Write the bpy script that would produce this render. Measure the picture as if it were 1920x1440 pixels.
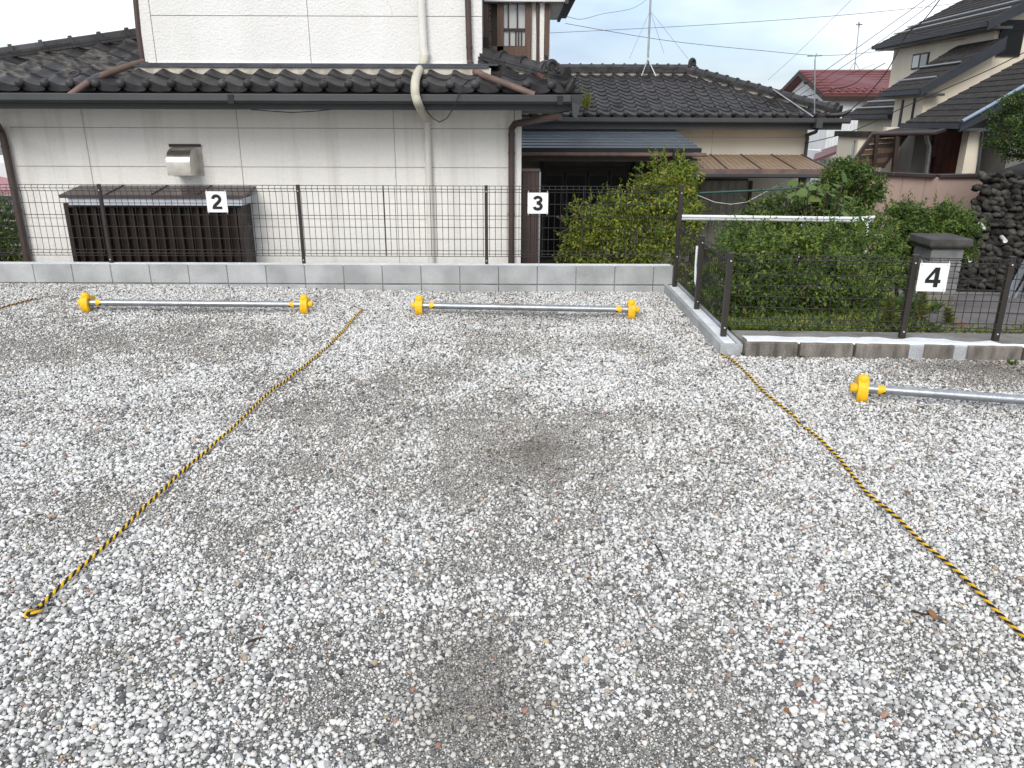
import bpy, bmesh, math, random
import numpy as np
from mathutils import Vector, Matrix, Euler, noise
random.seed(7); rng = np.random.default_rng(11)
for o in list(bpy.data.objects): bpy.data.objects.remove(o)
scene = bpy.context.scene; COL = scene.collection
R = math.radians

# ------------------------------------------------------------------ camera
F, PITCH, ROLL, H = 1442.0, R(18.8), R(0.2), 1.67        # focal in photo pixels (1920 wide)
_f = Vector((0, math.cos(PITCH), -math.sin(PITCH)))
_u0 = Vector((0, math.sin(PITCH), math.cos(PITCH))); _r0 = Vector((1, 0, 0))
_r = _r0*math.cos(ROLL) + _u0*math.sin(ROLL); _u = _u0*math.cos(ROLL) - _r0*math.sin(ROLL)
cam_d = bpy.data.cameras.new('camera'); cam = bpy.data.objects.new('camera', cam_d); COL.objects.link(cam)
cam.matrix_world = Matrix(((_r.x, _u.x, -_f.x, 0), (_r.y, _u.y, -_f.y, 0), (_r.z, _u.z, -_f.z, H), (0, 0, 0, 1)))
cam_d.lens = F/1920*36; cam_d.sensor_width = 36; cam_d.clip_start = .05; cam_d.clip_end = 2000
scene.camera = cam
CAM = Vector((0, 0, H))
def ray(px, py): return _f + _r*((px-960)/F) + _u*((720-py)/F)
def P(px, py, Y): d = ray(px, py); return CAM + d*(Y/d.y)          # pixel at distance Y
def PX(px, py, X): d = ray(px, py); return CAM + d*(X/d.x)         # pixel on the plane x = X
def G(px, py, z=0): d = ray(px, py); return CAM + d*((z-H)/d.z)    # pixel on the ground at z

# ------------------------------------------------------------------ sky and sun
SUN_EL, SUN_ROT = R(36), R(196)
w = bpy.data.worlds.new('World'); scene.world = w; w.use_nodes = True
nt = w.node_tree; nt.nodes.clear(); N = nt.nodes.new; L = nt.links.new
out = N('ShaderNodeOutputWorld'); mixs = N('ShaderNodeMixShader')
sky = N('ShaderNodeTexSky'); sky.sky_type = 'NISHITA'; sky.sun_disc = False
sky.sun_elevation = SUN_EL; sky.sun_rotation = SUN_ROT; sky.air_density = 1.0; sky.dust_density = 2.0
b1 = N('ShaderNodeBackground'); b1.inputs[1].default_value = .14; L(sky.outputs[0], b1.inputs[0])
tc = N('ShaderNodeTexCoord'); mp = N('ShaderNodeMapping'); mp.inputs['Scale'].default_value = (1.0, 1.0, 3.2)
mp.inputs['Location'].default_value = (5.7, 10.3, 5.1)
L(tc.outputs['Generated'], mp.inputs[0])
n1 = N('ShaderNodeTexNoise'); n1.inputs['Scale'].default_value = 2.1; n1.inputs['Detail'].default_value = 6; n1.inputs['Roughness'].default_value = .5
n2 = N('ShaderNodeTexNoise'); n2.inputs['Scale'].default_value = 1.5; n2.inputs['Detail'].default_value = 5
L(mp.outputs[0], n1.inputs[0]); L(mp.outputs[0], n2.inputs[0])
r1 = N('ShaderNodeValToRGB'); r1.color_ramp.elements[0].position = .40; r1.color_ramp.elements[0].color = (.60,)*3+(1,)
r1.color_ramp.elements[1].position = .54; r1.color_ramp.elements[1].color = (1, 1, 1, 1)
r2 = N('ShaderNodeValToRGB'); r2.color_ramp.elements[0].position = .42; r2.color_ramp.elements[0].color = (.34, .42, .55, 1)
r2.color_ramp.elements[1].position = .63; r2.color_ramp.elements[1].color = (1, 1, 1, 1)
L(n1.outputs[0], r1.inputs[0]); L(n2.outputs[0], r2.inputs[0])
b2 = N('ShaderNodeBackground'); b2.inputs[1].default_value = 1.05; L(r2.outputs[0], b2.inputs[0])
L(r1.outputs[0], mixs.inputs[0]); L(b1.outputs[0], mixs.inputs[1]); L(b2.outputs[0], mixs.inputs[2]); L(mixs.outputs[0], out.inputs[0])
sd = bpy.data.lights.new('sun', 'SUN'); sd.energy = 1.5; sd.angle = R(30); sd.color = (1, .97, .92)
so = bpy.data.objects.new('sun', sd); COL.objects.link(so)
sdir = Vector((math.sin(SUN_ROT)*math.cos(SUN_EL), math.cos(SUN_ROT)*math.cos(SUN_EL), math.sin(SUN_EL)))
so.rotation_euler = (-sdir).to_track_quat('-Z', 'Y').to_euler(); so.location = (0, -3, 12)
scene.view_settings.view_transform = 'Standard'; scene.view_settings.look = 'None'
scene.view_settings.exposure = .62; scene.view_settings.gamma = 1
scene.render.engine = 'CYCLES'; scene.render.resolution_x = 1024; scene.render.resolution_y = 768

# ------------------------------------------------------------------ materials
MATS = {}
def mat(name, c1, c2=None, scale=6., rough=.7, metal=0., bump=0., bscale=80., stretch=(1, 1, 1), rand=0., spec=.4, contrast=(.35, .65), alpha=None, fine=0.):
    """procedural: two colours mixed by noise in world space, object-random brightness, fine bump"""
    m = bpy.data.materials.new(name); m.use_nodes = True; t = m.node_tree; B = t.nodes['Principled BSDF']
    n = t.nodes.new; l = t.links.new
    B.inputs['Roughness'].default_value = rough; B.inputs['Metallic'].default_value = metal
    B.inputs['Specular IOR Level'].default_value = spec
    geo = n('ShaderNodeNewGeometry'); mapn = n('ShaderNodeMapping'); mapn.inputs['Scale'].default_value = stretch
    l(geo.outputs['Position'], mapn.inputs[0])
    c2 = c2 or tuple(x*.8 for x in c1)
    tx = n('ShaderNodeTexNoise'); tx.inputs['Scale'].default_value = scale; tx.inputs['Detail'].default_value = 6; l(mapn.outputs[0], tx.inputs[0])
    rp = n('ShaderNodeValToRGB'); e = rp.color_ramp.elements
    e[0].position, e[1].position = contrast; e[0].color = (*c2, 1); e[1].color = (*c1, 1); l(tx.outputs[0], rp.inputs[0])
    col = rp.outputs[0]
    if fine:
        fx = n('ShaderNodeTexNoise'); fx.inputs['Scale'].default_value = bscale*1.7; fx.inputs['Detail'].default_value = 3; l(geo.outputs['Position'], fx.inputs[0])
        mr = n('ShaderNodeMapRange'); mr.inputs[1].default_value = .3; mr.inputs[2].default_value = .7; mr.inputs[3].default_value = 1-fine; mr.inputs[4].default_value = 1+fine
        l(fx.outputs[0], mr.inputs[0]); mx = n('ShaderNodeVectorMath'); mx.operation = 'SCALE'; l(col, mx.inputs[0]); l(mr.outputs[0], mx.inputs['Scale']); col = mx.outputs[0]
    if rand:
        oi = n('ShaderNodeObjectInfo'); mr = n('ShaderNodeMapRange'); mr.inputs[3].default_value = 1-rand; mr.inputs[4].default_value = 1+rand
        l(oi.outputs['Random'], mr.inputs[0]); mx = n('ShaderNodeVectorMath'); mx.operation = 'SCALE'; l(col, mx.inputs[0]); l(mr.outputs[0], mx.inputs['Scale']); col = mx.outputs[0]
    l(col, B.inputs['Base Color'])
    if bump:
        bt = n('ShaderNodeTexNoise'); bt.inputs['Scale'].default_value = bscale; bt.inputs['Detail'].default_value = 4; l(geo.outputs['Position'], bt.inputs[0])
        bp = n('ShaderNodeBump'); bp.inputs['Strength'].default_value = bump; bp.inputs['Distance'].default_value = .01; l(bt.outputs[0], bp.inputs['Height']); l(bp.outputs[0], B.inputs['Normal'])
    if alpha is not None: B.inputs['Alpha'].default_value = alpha
    MATS[name] = m; return m

mat('stucco', (.86, .835, .785), (.70, .67, .61), 1.5, .85, bump=.9, bscale=50, stretch=(4.5, 1, .25), contrast=(.24, .50), fine=.05)
mat('stucco_up', (.83, .815, .785), (.75, .735, .70), 1.5, .85, bump=1.0, bscale=50, stretch=(1, 1, .4), fine=.05)
mat('joint', (.42, .40, .36), (.35, .33, .30), 5, .9)
mat('soffit', (.60, .57, .51), (.52, .49, .44), 2, .85, bump=.3, bscale=60)
mat('tile', (.058, .056, .058), (.03, .028, .028), 7, .48, bump=.35, bscale=40, rand=.3, spec=.35, fine=.1)
mat('tile_old', (.052, .047, .046), (.022, .020, .020), 6, .5, bump=.5, bscale=40, rand=.35, fine=.2)
mat('tile_lichen', (.15, .135, .115), (.036, .033, .031), 11, .6, bump=.5, bscale=40, rand=.3, contrast=(.42, .62), fine=.25)
mat('mortar', (.60, .56, .48), (.40, .36, .30), 9, .95, bump=.6, bscale=50, contrast=(.4, .6))
mat('gutter', (.058, .060, .060), (.048, .050, .050), 3, .38, spec=.5)
mat('fascia', (.062, .066, .070), (.05, .053, .056), 2, .45)
mat('brown_pipe', (.085, .055, .047), (.065, .042, .036), 4, .45, fine=.08)
mat('faded_pipe', (.20, .125, .10), (.12, .08, .068), 5, .6, fine=.1)
mat('white_pipe', (.77, .75, .69), (.69, .67, .61), 5, .45)
mat('flex_pipe', (.62, .58, .47), (.52, .48, .38), 7, .55)
mat('black', (.012, .012, .013), None, 5, .5)
mat('dark_brown', (.045, .028, .02), (.03, .019, .014), 5, .5, fine=.1)
mat('awning', (.075, .052, .05), (.055, .04, .04), 3, .4, fine=.08)
mat('louvre', (.032, .022, .017), (.022, .016, .012), 4, .45, rand=.15, fine=.1)
mat('pale_metal', (.50, .52, .56), (.40, .42, .46), 4, .45)
mat('steel', (.62, .60, .56), (.50, .48, .44), 9, .28, metal=1, bump=.06, bscale=30)
mat('wood_frame', (.13, .075, .05), (.09, .05, .034), 5, .5, stretch=(8, 8, 1), fine=.1)
mat('block', (.48, .485, .48), (.34, .345, .34), 3.2, .92, bump=.5, bscale=170, rand=.07, fine=.22)
mat('block_white', (.78, .78, .77), (.66, .66, .65), 7, .9, bump=.4, bscale=120, fine=.08)
mat('block_old', (.24, .215, .185), (.10, .088, .075), 9, .95, bump=.7, bscale=120, rand=.18, stretch=(1.6, 1.6, .5), contrast=(.3, .62), fine=.3)
mat('pillar_stone', (.25, .25, .25), (.16, .16, .16), 8, .92, bump=.6, bscale=90, rand=.15, fine=.25)
mat('cap_stone', (.085, .08, .075), (.05, .047, .044), 8, .95, bump=.7, bscale=80, fine=.3)
mat('flash_tile', (.075, .082, .098), (.045, .048, .056), 6, .4, rand=.15)
mat('cement', (.27, .255, .235), (.16, .145, .13), 5, .92, bump=.6, bscale=90, fine=.2)
mat('cement_patch', (.44, .455, .47), (.36, .375, .39), 12, .9, bump=.7, bscale=60, fine=.1)
mat('whitewash', (.82, .83, .83), (.68, .70, .71), 9, .85, bump=.8, bscale=40, fine=.05)
mat('post', (.038, .031, .027), (.030, .025, .022), 6, .45, spec=.4)
mat('wire', (.030, .026, .024), None, 6, .5)
mat('bolt', (.7, .7, .7), None, 6, .35)
mat('sign_white', (.85, .85, .845), (.72, .72, .70), 9, .5, contrast=(.25, .48))
mat('ink', (.012, .012, .012), None, 6, .5)
mat('galv', (.44, .455, .465), (.31, .325, .335), 20, .36, metal=.75, bump=.1, bscale=60, contrast=(.3, .7), fine=.12)
mat('yellow', (.88, .51, .012), (.66, .37, .03), 22, .5, fine=.08, contrast=(.30, .46), bump=.2, bscale=90)
mat('yellow_tape', (.90, .53, .01), (.80, .44, .01), 20, .45)
mat('rope_y', (.90, .56, .015), (.78, .44, .012), 40, .65, bump=.5, bscale=600)
mat('rope_b', (.02, .017, .015), (.012, .01, .01), 40, .7, bump=.5, bscale=600)
mat('rope_faded', (.55, .24, .03), (.42, .17, .02), 40, .7)
mat('slate', (.046, .039, .034), (.022, .019, .017), 7, .8, bump=.8, bscale=14, fine=.45, rand=.2, spec=.2)
mat('rake', (.036, .040, .048), (.028, .031, .037), 2, .5, spec=.3)
mat('cream', (.74, .66, .525), (.66, .585, .46), 1.3, .9, bump=.3, bscale=50, stretch=(1, 1, .4), fine=.04)
mat('wing_wall', (.71, .66, .55), (.66, .61, .505), 1.2, .88, bump=.3, bscale=60, stretch=(1, 1, .4))
mat('metal_roof', (.090, .105, .125), (.055, .064, .075), 3, .34, spec=.6, stretch=(2, 6, 2), contrast=(.3, .7))
mat('polycarb', (.31, .215, .135), (.24, .16, .095), 6, .42, bump=.3, bscale=30, fine=.1)
mat('dark_int', (.018, .015, .013), None, 4, .6)
mat('shaded_wall', (.20, .19, .17), (.16, .15, .135), 3, .85)  # wall tone darkened, shade of porch and canopy recesses painted in
mat('curtain', (.74, .71, .60), (.64, .61, .50), 6, .9)
mat('pink', (.52, .375, .315), (.46, .33, .275), 1.6, .9, bump=.35, bscale=60, stretch=(1, 1, .5), fine=.05)
mat('cobble', (.075, .071, .062), (.022, .020, .019), 11, .9, bump=1.0, bscale=60, spec=.15, rand=.45, fine=.3)
mat('cobble_bed', (.016, .015, .014), None, 8, .95)
mat('red_roof', (.17, .055, .055), (.14, .045, .045), 3, .42, fine=.06)
mat('pink_roof', (.42, .20, .20), (.36, .16, .165), 3, .5)
mat('white_wall', (.74, .74, .73), (.66, .66, .65), 2, .8)
mat('door_red', (.10, .026, .012), (.07, .018, .009), 5, .45, stretch=(6, 6, 1))
mat('alu', (.40, .41, .42), (.30, .31, .32), 8, .45, metal=.5)
mat('pole_white', (.80, .81, .80), (.74, .75, .74), 8, .35)
mat('green_pole', (.03, .09, .075), None, 8, .4)
mat('path', (.165, .15, .142), (.115, .102, .095), 3, .92, bump=.5, bscale=120, fine=.2)
mat('soil', (.085, .07, .05), (.05, .04, .03), 5, .95, bump=.8, bscale=50)
mat('earth', (.20, .19, .17), (.12, .11, .09), .6, .95, bump=.5, bscale=20)
mat('rust', (.20, .06, .03), (.13, .04, .02), 9, .85)
mat('bark', (.075, .055, .04), (.045, .033, .024), 14, .9, bump=.8, bscale=50, stretch=(1, 1, .3))
mat('cable', (.02, .02, .022), None, 5, .6)
mat('blue_pole', (.25, .32, .41), (.20, .27, .35), 6, .4)
mat('leaf_dry', (.27, .13, .05), (.16, .08, .035), 40, .8)
mat('twig', (.05, .032, .022), None, 20, .9)

def glass(name, tint, rough=.06):
    m = mat(name, tint, tint, 3, rough, spec=.8 if rough < .3 else .25); return m
glass('glass_dark', (.006, .006, .007), .35); glass('glass_pale', (.42, .46, .47), .15); glass('glass_grey', (.12, .13, .14), .12); glass('glass_up', (.50, .50, .48), .1)

def leaf_mat(name, trans=.35, rough=.5):
    m = bpy.data.materials.new(name); m.use_nodes = True; t = m.node_tree; B = t.nodes['Principled BSDF']; n = t.nodes.new; l = t.links.new
    a = n('ShaderNodeAttribute'); a.attribute_name = 'Col'
    l(a.outputs['Color'], B.inputs['Base Color']); B.inputs['Roughness'].default_value = rough; B.inputs['Specular IOR Level'].default_value = .35
    tr = n('ShaderNodeBsdfTranslucent'); l(a.outputs['Color'], tr.inputs[0])
    mx = n('ShaderNodeMixShader'); mx.inputs[0].default_value = trans
    l(B.outputs[0], mx.inputs[1]); l(tr.outputs[0], mx.inputs[2]); l(mx.outputs[0], t.nodes['Material Output'].inputs[0])
    MATS[name] = m
leaf_mat('leaf')

def stone_mat():
    m = bpy.data.materials.new('gravel_stone'); m.use_nodes = True; t = m.node_tree; B = t.nodes['Principled BSDF']; n = t.nodes.new; l = t.links.new
    a = n('ShaderNodeAttribute'); a.attribute_type = 'INSTANCER'; a.attribute_name = 'col'
    geo = n('ShaderNodeNewGeometry'); tx = n('ShaderNodeTexNoise'); tx.inputs['Scale'].default_value = 330; tx.inputs['Detail'].default_value = 3; l(geo.outputs['Position'], tx.inputs[0])
    mr = n('ShaderNodeMapRange'); mr.inputs[1].default_value = .3; mr.inputs[2].default_value = .7; mr.inputs[3].default_value = .74; mr.inputs[4].default_value = 1.16; l(tx.outputs[0], mr.inputs[0])
    mx = n('ShaderNodeVectorMath'); mx.operation = 'SCALE'; l(a.outputs['Color'], mx.inputs[0]); l(mr.outputs[0], mx.inputs['Scale']); l(mx.outputs[0], B.inputs['Base Color'])
    B.inputs['Roughness'].default_value = .85; B.inputs['Specular IOR Level'].default_value = .25
    bp = n('ShaderNodeBump'); bp.inputs['Strength'].default_value = .4; bp.inputs['Distance'].default_value = .002; l(tx.outputs[0], bp.inputs['Height']); l(bp.outputs[0], B.inputs['Normal'])
    MATS['gravel_stone'] = m
stone_mat()
def base_mat():
    m = bpy.data.materials.new('gravel_bed'); m.use_nodes = True; t = m.node_tree; B = t.nodes['Principled BSDF']; n = t.nodes.new; l = t.links.new
    geo = n('ShaderNodeNewGeometry'); v = n('ShaderNodeTexVoronoi'); v.inputs['Scale'].default_value = 190; l(geo.outputs['Position'], v.inputs[0])
    rp = n('ShaderNodeValToRGB'); e = rp.color_ramp.elements; e[0].color = (.07, .066, .06, 1); e[0].position = .1; e[1].color = (.40, .39, .37, 1); e[1].position = .95
    l(v.outputs['Color'], rp.inputs[0]); l(rp.outputs[0], B.inputs['Base Color']); B.inputs['Roughness'].default_value = .95
    bp = n('ShaderNodeBump'); bp.inputs['Strength'].default_value = .9; bp.inputs['Distance'].default_value = .006; bp.invert = True; l(v.outputs['Distance'], bp.inputs['Height']); l(bp.outputs[0], B.inputs['Normal'])
    MATS['gravel_bed'] = m
base_mat()

# ------------------------------------------------------------------ mesh helpers
class MB:
    def __init__(s): s.v = []; s.f = []
    def add(s, vs, fs):
        b = len(s.v); s.v += [Vector(x) for x in vs]; s.f += [tuple(i+b for i in f) for f in fs]; return s
    def box(s, x0, x1, y0, y1, z0, z1):
        return s.add([(x0,y0,z0),(x1,y0,z0),(x1,y1,z0),(x0,y1,z0),(x0,y0,z1),(x1,y0,z1),(x1,y1,z1),(x0,y1,z1)],
                     [(0,3,2,1),(4,5,6,7),(0,1,5,4),(1,2,6,5),(2,3,7,6),(3,0,4,7)])
    def bar(s, a, b, w, h, up=(0, 0, 1)):                      # rectangular bar from a to b
        a, b = Vector(a), Vector(b); d = (b-a).normalized(); u = Vector(up); x = d.cross(u)
        if x.length < 1e-4: x = d.cross(Vector((0, 1, 0)))
        x.normalize(); u = x.cross(d); x *= w/2; u = u*h/2
        return s.add([a-x-u, a+x-u, a+x+u, a-x+u, b-x-u, b+x-u, b+x+u, b-x+u], [(0,1,2,3),(7,6,5,4),(0,4,5,1),(1,5,6,2),(2,6,7,3),(3,7,4,0)])
    def tube(s, pts, r, n=8, cap=True, rs=None):
        pts = [Vector(p) for p in pts]; b = len(s.v); prev = None
        for i, p in enumerate(pts):
            t = (pts[min(i+1, len(pts)-1)]-pts[max(i-1, 0)]).normalized()
            if prev is None:
                x = t.orthogonal().normalized() if abs(t.z) > .9 else t.cross(Vector((0, 0, 1))).normalized()
            else: x = (prev - t*prev.dot(t)).normalized()
            prev = x; y = t.cross(x); rr = rs[i] if rs else r
            for k in range(n):
                a = 2*math.pi*k/n; s.v.append(p + x*math.cos(a)*rr + y*math.sin(a)*rr)
        for i in range(len(pts)-1):
            for k in range(n):
                s.f.append((b+i*n+k, b+i*n+(k+1) % n, b+(i+1)*n+(k+1) % n, b+(i+1)*n+k))
        if cap:
            s.f.append(tuple(b+k for k in reversed(range(n)))); e = b+(len(pts)-1)*n; s.f.append(tuple(e+k for k in range(n)))
        return s
    def prism(s, poly, ext):                                   # polygon (list of 3D points) pushed along ext
        n = len(poly); e = Vector(ext); vs = [Vector(p) for p in poly]; vs += [v+e for v in vs]
        fs = [tuple(range(n)), tuple(reversed(range(n, 2*n)))] + [(i, i+n, (i+1) % n + n, (i+1) % n) for i in range(n)]
        return s.add(vs, fs)
    def ico(s, c, r, sub=1):
        bm = bmesh.new(); bmesh.ops.create_icosphere(bm, subdivisions=sub, radius=1); r = Vector(r) if not isinstance(r, (int, float)) else Vector((r, r, r))
        bm.verts.ensure_lookup_table()
        s.add([Vector((v.co.x*r.x, v.co.y*r.y, v.co.z*r.z))+Vector(c) for v in bm.verts], [tuple(v.index for v in f.verts) for f in bm.faces]); bm.free(); return s
    def mesh(s, name, off=Vector((0, 0, 0)), fix=True):
        me = bpy.data.meshes.new(name); me.from_pydata([v-off for v in s.v], [], s.f); me.validate()
        if fix:
            bm = bmesh.new(); bm.from_mesh(me); bmesh.ops.recalc_face_normals(bm, faces=bm.faces); bm.to_mesh(me); bm.free()
        return me

ORG = {}
def setp(o, label=None, cat=None, group=None, kind=None):
    if label: o['label'] = label
    if cat: o['category'] = cat
    if group: o['group'] = group
    if kind: o['kind'] = kind
    return o
def thing(name, loc, label, cat, group=None):
    o = bpy.data.objects.new(name, None); COL.objects.link(o); o.location = loc; o.empty_display_size = .2
    ORG[o] = Vector(loc); return setp(o, label, cat, group)
def link(name, me, parent=None, loc=None, rot=None):
    o = bpy.data.objects.new(name, me); COL.objects.link(o)
    if parent is not None: o.parent = parent; ORG[o] = ORG[parent]
    else: ORG[o] = Vector((0, 0, 0))
    if loc is not None: o.location = Vector(loc)-(ORG[parent] if parent is not None else Vector((0, 0, 0)))
    if rot is not None: o.rotation_euler = rot
    return o
def part(name, mb, m, parent=None, smooth=False, bevel=0, label=None):
    """mesh given in world coordinates; stored relative to its thing's base"""
    off = ORG[parent] if parent is not None else Vector((0, 0, 0))
    me = mb.mesh(name, off); me.materials.append(MATS[m])
    if smooth: smoothen(me)
    o = link(name, me, parent)
    if bevel:
        b = o.modifiers.new('bevel', 'BEVEL'); b.width = bevel; b.segments = 2; b.limit_method = 'ANGLE'; b.angle_limit = R(35)
    if label: o['label'] = label
    return o
def smoothen(me, ang=40):
    me.polygons.foreach_set('use_smooth', [True]*len(me.polygons))
    bm = bmesh.new(); bm.from_mesh(me)
    for e in bm.edges:
        if len(e.link_faces) == 2 and e.calc_face_angle(0) > R(ang): e.smooth = False
    bm.to_mesh(me); bm.free()
def one(name, mb, m, label, cat, group=None, **k):
    """a thing that is a single mesh, origin at its base"""
    c = sum(mb.v, Vector())/len(mb.v); c.z = min(v.z for v in mb.v)
    me = mb.mesh(name, c); me.materials.append(MATS[m])
    if k.get('smooth'): smoothen(me)
    o = link(name, me); o.location = c; ORG[o] = c
    return setp(o, label, cat, group)
def struct(name, mb, m):
    o = part(name, mb, m); return setp(o, kind='structure')
def sst(a, b, x): t = np.clip((x-a)/(b-a), 0, 1); return t*t*(3-2*t)

# ------------------------------------------------------------------ ground
def lot_h(x, y):
    x = np.asarray(x, float); y = np.asarray(y, float)
    return .07*sst(0, 5.2, -x)*sst(5.2, 7.9, y) + .012*np.sin(x*1.9+.6)*np.sin(y*1.5+1.1)*sst(0, 1, 5-np.abs(x)*.0) * .8
def garden_h(x, y):
    return .03 - .93*sst(5.6, 13.5, np.asarray(y, float)*1.0)
def sheet(name, m, xs, ys, h, keep=None):
    mb = MB(); nx, ny = len(xs), len(ys); X, Y = np.meshgrid(xs, ys); Z = h(X, Y)+np.zeros_like(X)
    mb.v = [Vector(p) for p in zip(X.ravel(), Y.ravel(), Z.ravel())]
    mb.f = [(j*nx+i, j*nx+i+1, (j+1)*nx+i+1, (j+1)*nx+i) for j in range(ny-1) for i in range(nx-1)
            if keep is None or keep((xs[i]+xs[i+1])/2, (ys[j]+ys[j+1])/2)]
    o = part(name, mb, m, smooth=True); return setp(o, kind='structure')
ground = MB().add([(-600, -600, -1.1), (600, -600, -1.1), (600, 600, -1.1), (-600, 600, -1.1)], [(0, 1, 2, 3)]); struct('ground', ground, 'earth')
WY = 7.88                                                       # face of the block wall
sheet('gravel_lot', 'gravel_bed', list(np.linspace(-14, 1.6, 79))+list(np.linspace(1.7, 14, 30)), list(np.linspace(-8, 1, 10))+list(np.linspace(1.2, 5.5, 44))+list(np.linspace(5.6, WY+.05, 25)), lot_h,
      lambda x, y: x < 1.68 or y < 5.58)
sheet('garden_ground', 'soil', list(np.linspace(-14, 22, 60)), list(np.linspace(5.62, 34, 90)), garden_h, lambda x, y: y > 8.1 or (x > 1.75 and y > 5.7))

# ------------------------------------------------------------------ gravel stones (instanced)
def stone_mesh(i, sub):
    bm = bmesh.new(); bmesh.ops.create_icosphere(bm, subdivisions=sub, radius=.5)
    pl = [(Vector((random.gauss(0, 1), random.gauss(0, 1), random.gauss(0, 1))).normalized(), random.uniform(.25, .40)) for _ in range(11)]
    for v in bm.verts:
        for nrm, d in pl:
            e = v.co.dot(nrm)-d
            if e > 0: v.co -= nrm*e*.95
        v.co *= 1+.16*noise.noise(v.co*2.2+Vector((i*7.3, 0, 0)))
    me = bpy.data.meshes.new('pebble'); bm.to_mesh(me); bm.free(); me.materials.append(MATS['gravel_stone']); me.polygons.foreach_set('use_smooth', [True]*len(me.polygons)); return me
pebbles = bpy.data.collections.new('pebbles')
for i in range(8):
    pebbles.objects.link(bpy.data.objects.new('pebble_%02d' % i, stone_mesh(i, 2 if i < 5 else 1)))

NOI = np.random.default_rng(5)
def vnoise(x, y, s, seed):                                      # cheap value noise
    r = np.random.default_rng(seed); T = r.random((64, 64)); u, v = x*s+100, y*s+100
    i, j = np.floor(u).astype(int), np.floor(v).astype(int); a, b = u-i, v-j; a = a*a*(3-2*a); b = b*b*(3-2*b)
    g = lambda p, q: T[p % 64, q % 64]
    return (g(i, j)*(1-a)+g(i+1, j)*a)*(1-b)+(g(i, j+1)*(1-a)+g(i+1, j+1)*a)*b
def fines(x, y):
    """0 = clean white coarse stone, 1 = worn wheel tracks with fine grey grit"""
    d = np.zeros_like(x)
    for (px, py, rx, ry, a) in [(820, 850, .95, .75, .85), (560, 780, .6, .35, .7), (250, 640, 1.5, .55, .85), (60, 600, 1.0, .4, .5), (900, 1270, .20, .24, .95), (1010, 1180, .20, .12, .6),
                                (860, 1400, .35, .12, .8), (200, 950, .55, .35, .75), (420, 1010, .5, .25, .5), (150, 1250, .25, .15, .45), (1060, 640, .8, .35, .6), (1130, 790, .45, .25, .65), (1000, 850, .26, .30, .95), (700, 720, .6, .3, .5),
                                (1350, 1100, .12, .10, .6), (1130, 1400, .2, .1, .5), (560, 1330, .25, .1, .4), (930, 590, 1.3, .12, .6), (350, 590, 1.4, .14, .55), (1850, 700, .55, .35, .7), (1790, 1240, .15, .1, .4)]:
        p = G(px, py); d = np.maximum(d, a*np.exp(-(((x-p.x)/rx)**2+((y-p.y)/ry)**2)*.9))
    n = vnoise(x*1.4, y*.8, 1.3, 1)*.34+vnoise(x, y, 3.7, 2)*.33+vnoise(x, y, 11, 3)*.33
    return np.clip(d*.80+(n-.48)*1.6, 0, 1)
def brown(x, y):
    p = G(1870, 695); q = G(985, 850); s_ = G(880, 1290)
    b = .9*np.exp(-(((x-p.x)/.55)**2+((y-p.y)/.35)**2)*1.2)
    b = np.maximum(b, .65*np.exp(-(((x-q.x)/.26)**2+((y-q.y)/.3)**2))); b = np.maximum(b, .6*np.exp(-(((x-s_.x)/.2)**2+((y-s_.y)/.3)**2)))
    p = G(1000, 600); b = np.maximum(b, .35*np.exp(-(((x-p.x)/1.2)**2+((y-p.y)/.12)**2)))
    return b*(.5+vnoise(x, y, 6, 9))
def scatter(x0, x1, y0, y1, cell, dmin, dmax, keepf, z0, big=None):
    nx, ny = int((x1-x0)/cell), int((y1-y0)/cell)
    I, J = np.meshgrid(np.arange(nx), np.arange(ny)); x = x0+(I+rng.random(I.shape)).ravel()*cell; y = y0+(J+rng.random(I.shape)).ravel()*cell
    half = 1.05+.80*np.clip(y, 0, 9)                            # what the camera and a step aside can see
    k = (np.abs(x) < half+.5) & ((x < 1.60) | (y < 5.56)) & (y < WY-.005)
    x, y = x[k], y[k]; f = fines(x, y); k = rng.random(len(x)) < keepf(f, y); x, y, f = x[k], y[k], f[k]
    d = dmin+(dmax-dmin)*rng.random(len(x))**2.0
    d *= (1-.25*f)
    n = len(x); t = rng.random(n)
    white = .64-.24*f; grey = .24+.10*f; dark = .08+.13*f
    base = np.where(t < white, .60+.24*rng.random(n), np.where(t < white+grey, .30+.24*rng.random(n), np.where(t < white+grey+dark, .10+.11*rng.random(n), .40+.2*rng.random(n))))
    col = np.stack([base*1.0, base*.978, base*.935], 1)
    hue = t > .982; tan = rng.random(n)
    col[hue] *= np.where(tan[hue][:, None] < .6, np.array([1.0, .80, .58]), np.array([.75, .47, .38]))
    blu = (t > .94) & (t < .96); col[blu] *= np.array([.88, .95, 1.06])
    br = brown(x, y)[:, None]; col = col*(1-.75*np.clip(br, 0, 1))+np.array([.12, .085, .055])*base[:, None]*2*np.clip(br, 0, 1)*.75
    col *= (1-.10*f)[:, None]*(1-f[:, None]*np.array([.0, .035, .09]))
    sc = np.stack([d*(.8+.45*rng.random(n)), d*(.8+.45*rng.random(n)), d*(.6+.35*rng.random(n))], 1)
    rot = np.stack([rng.normal(0, .35, n), rng.normal(0, .35, n), rng.random(n)*6.28], 1)
    z = lot_h(x, y)+z0+d*(.12+.16*rng.random(n))
    return np.stack([x, y, z], 1), sc, rot, col
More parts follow.
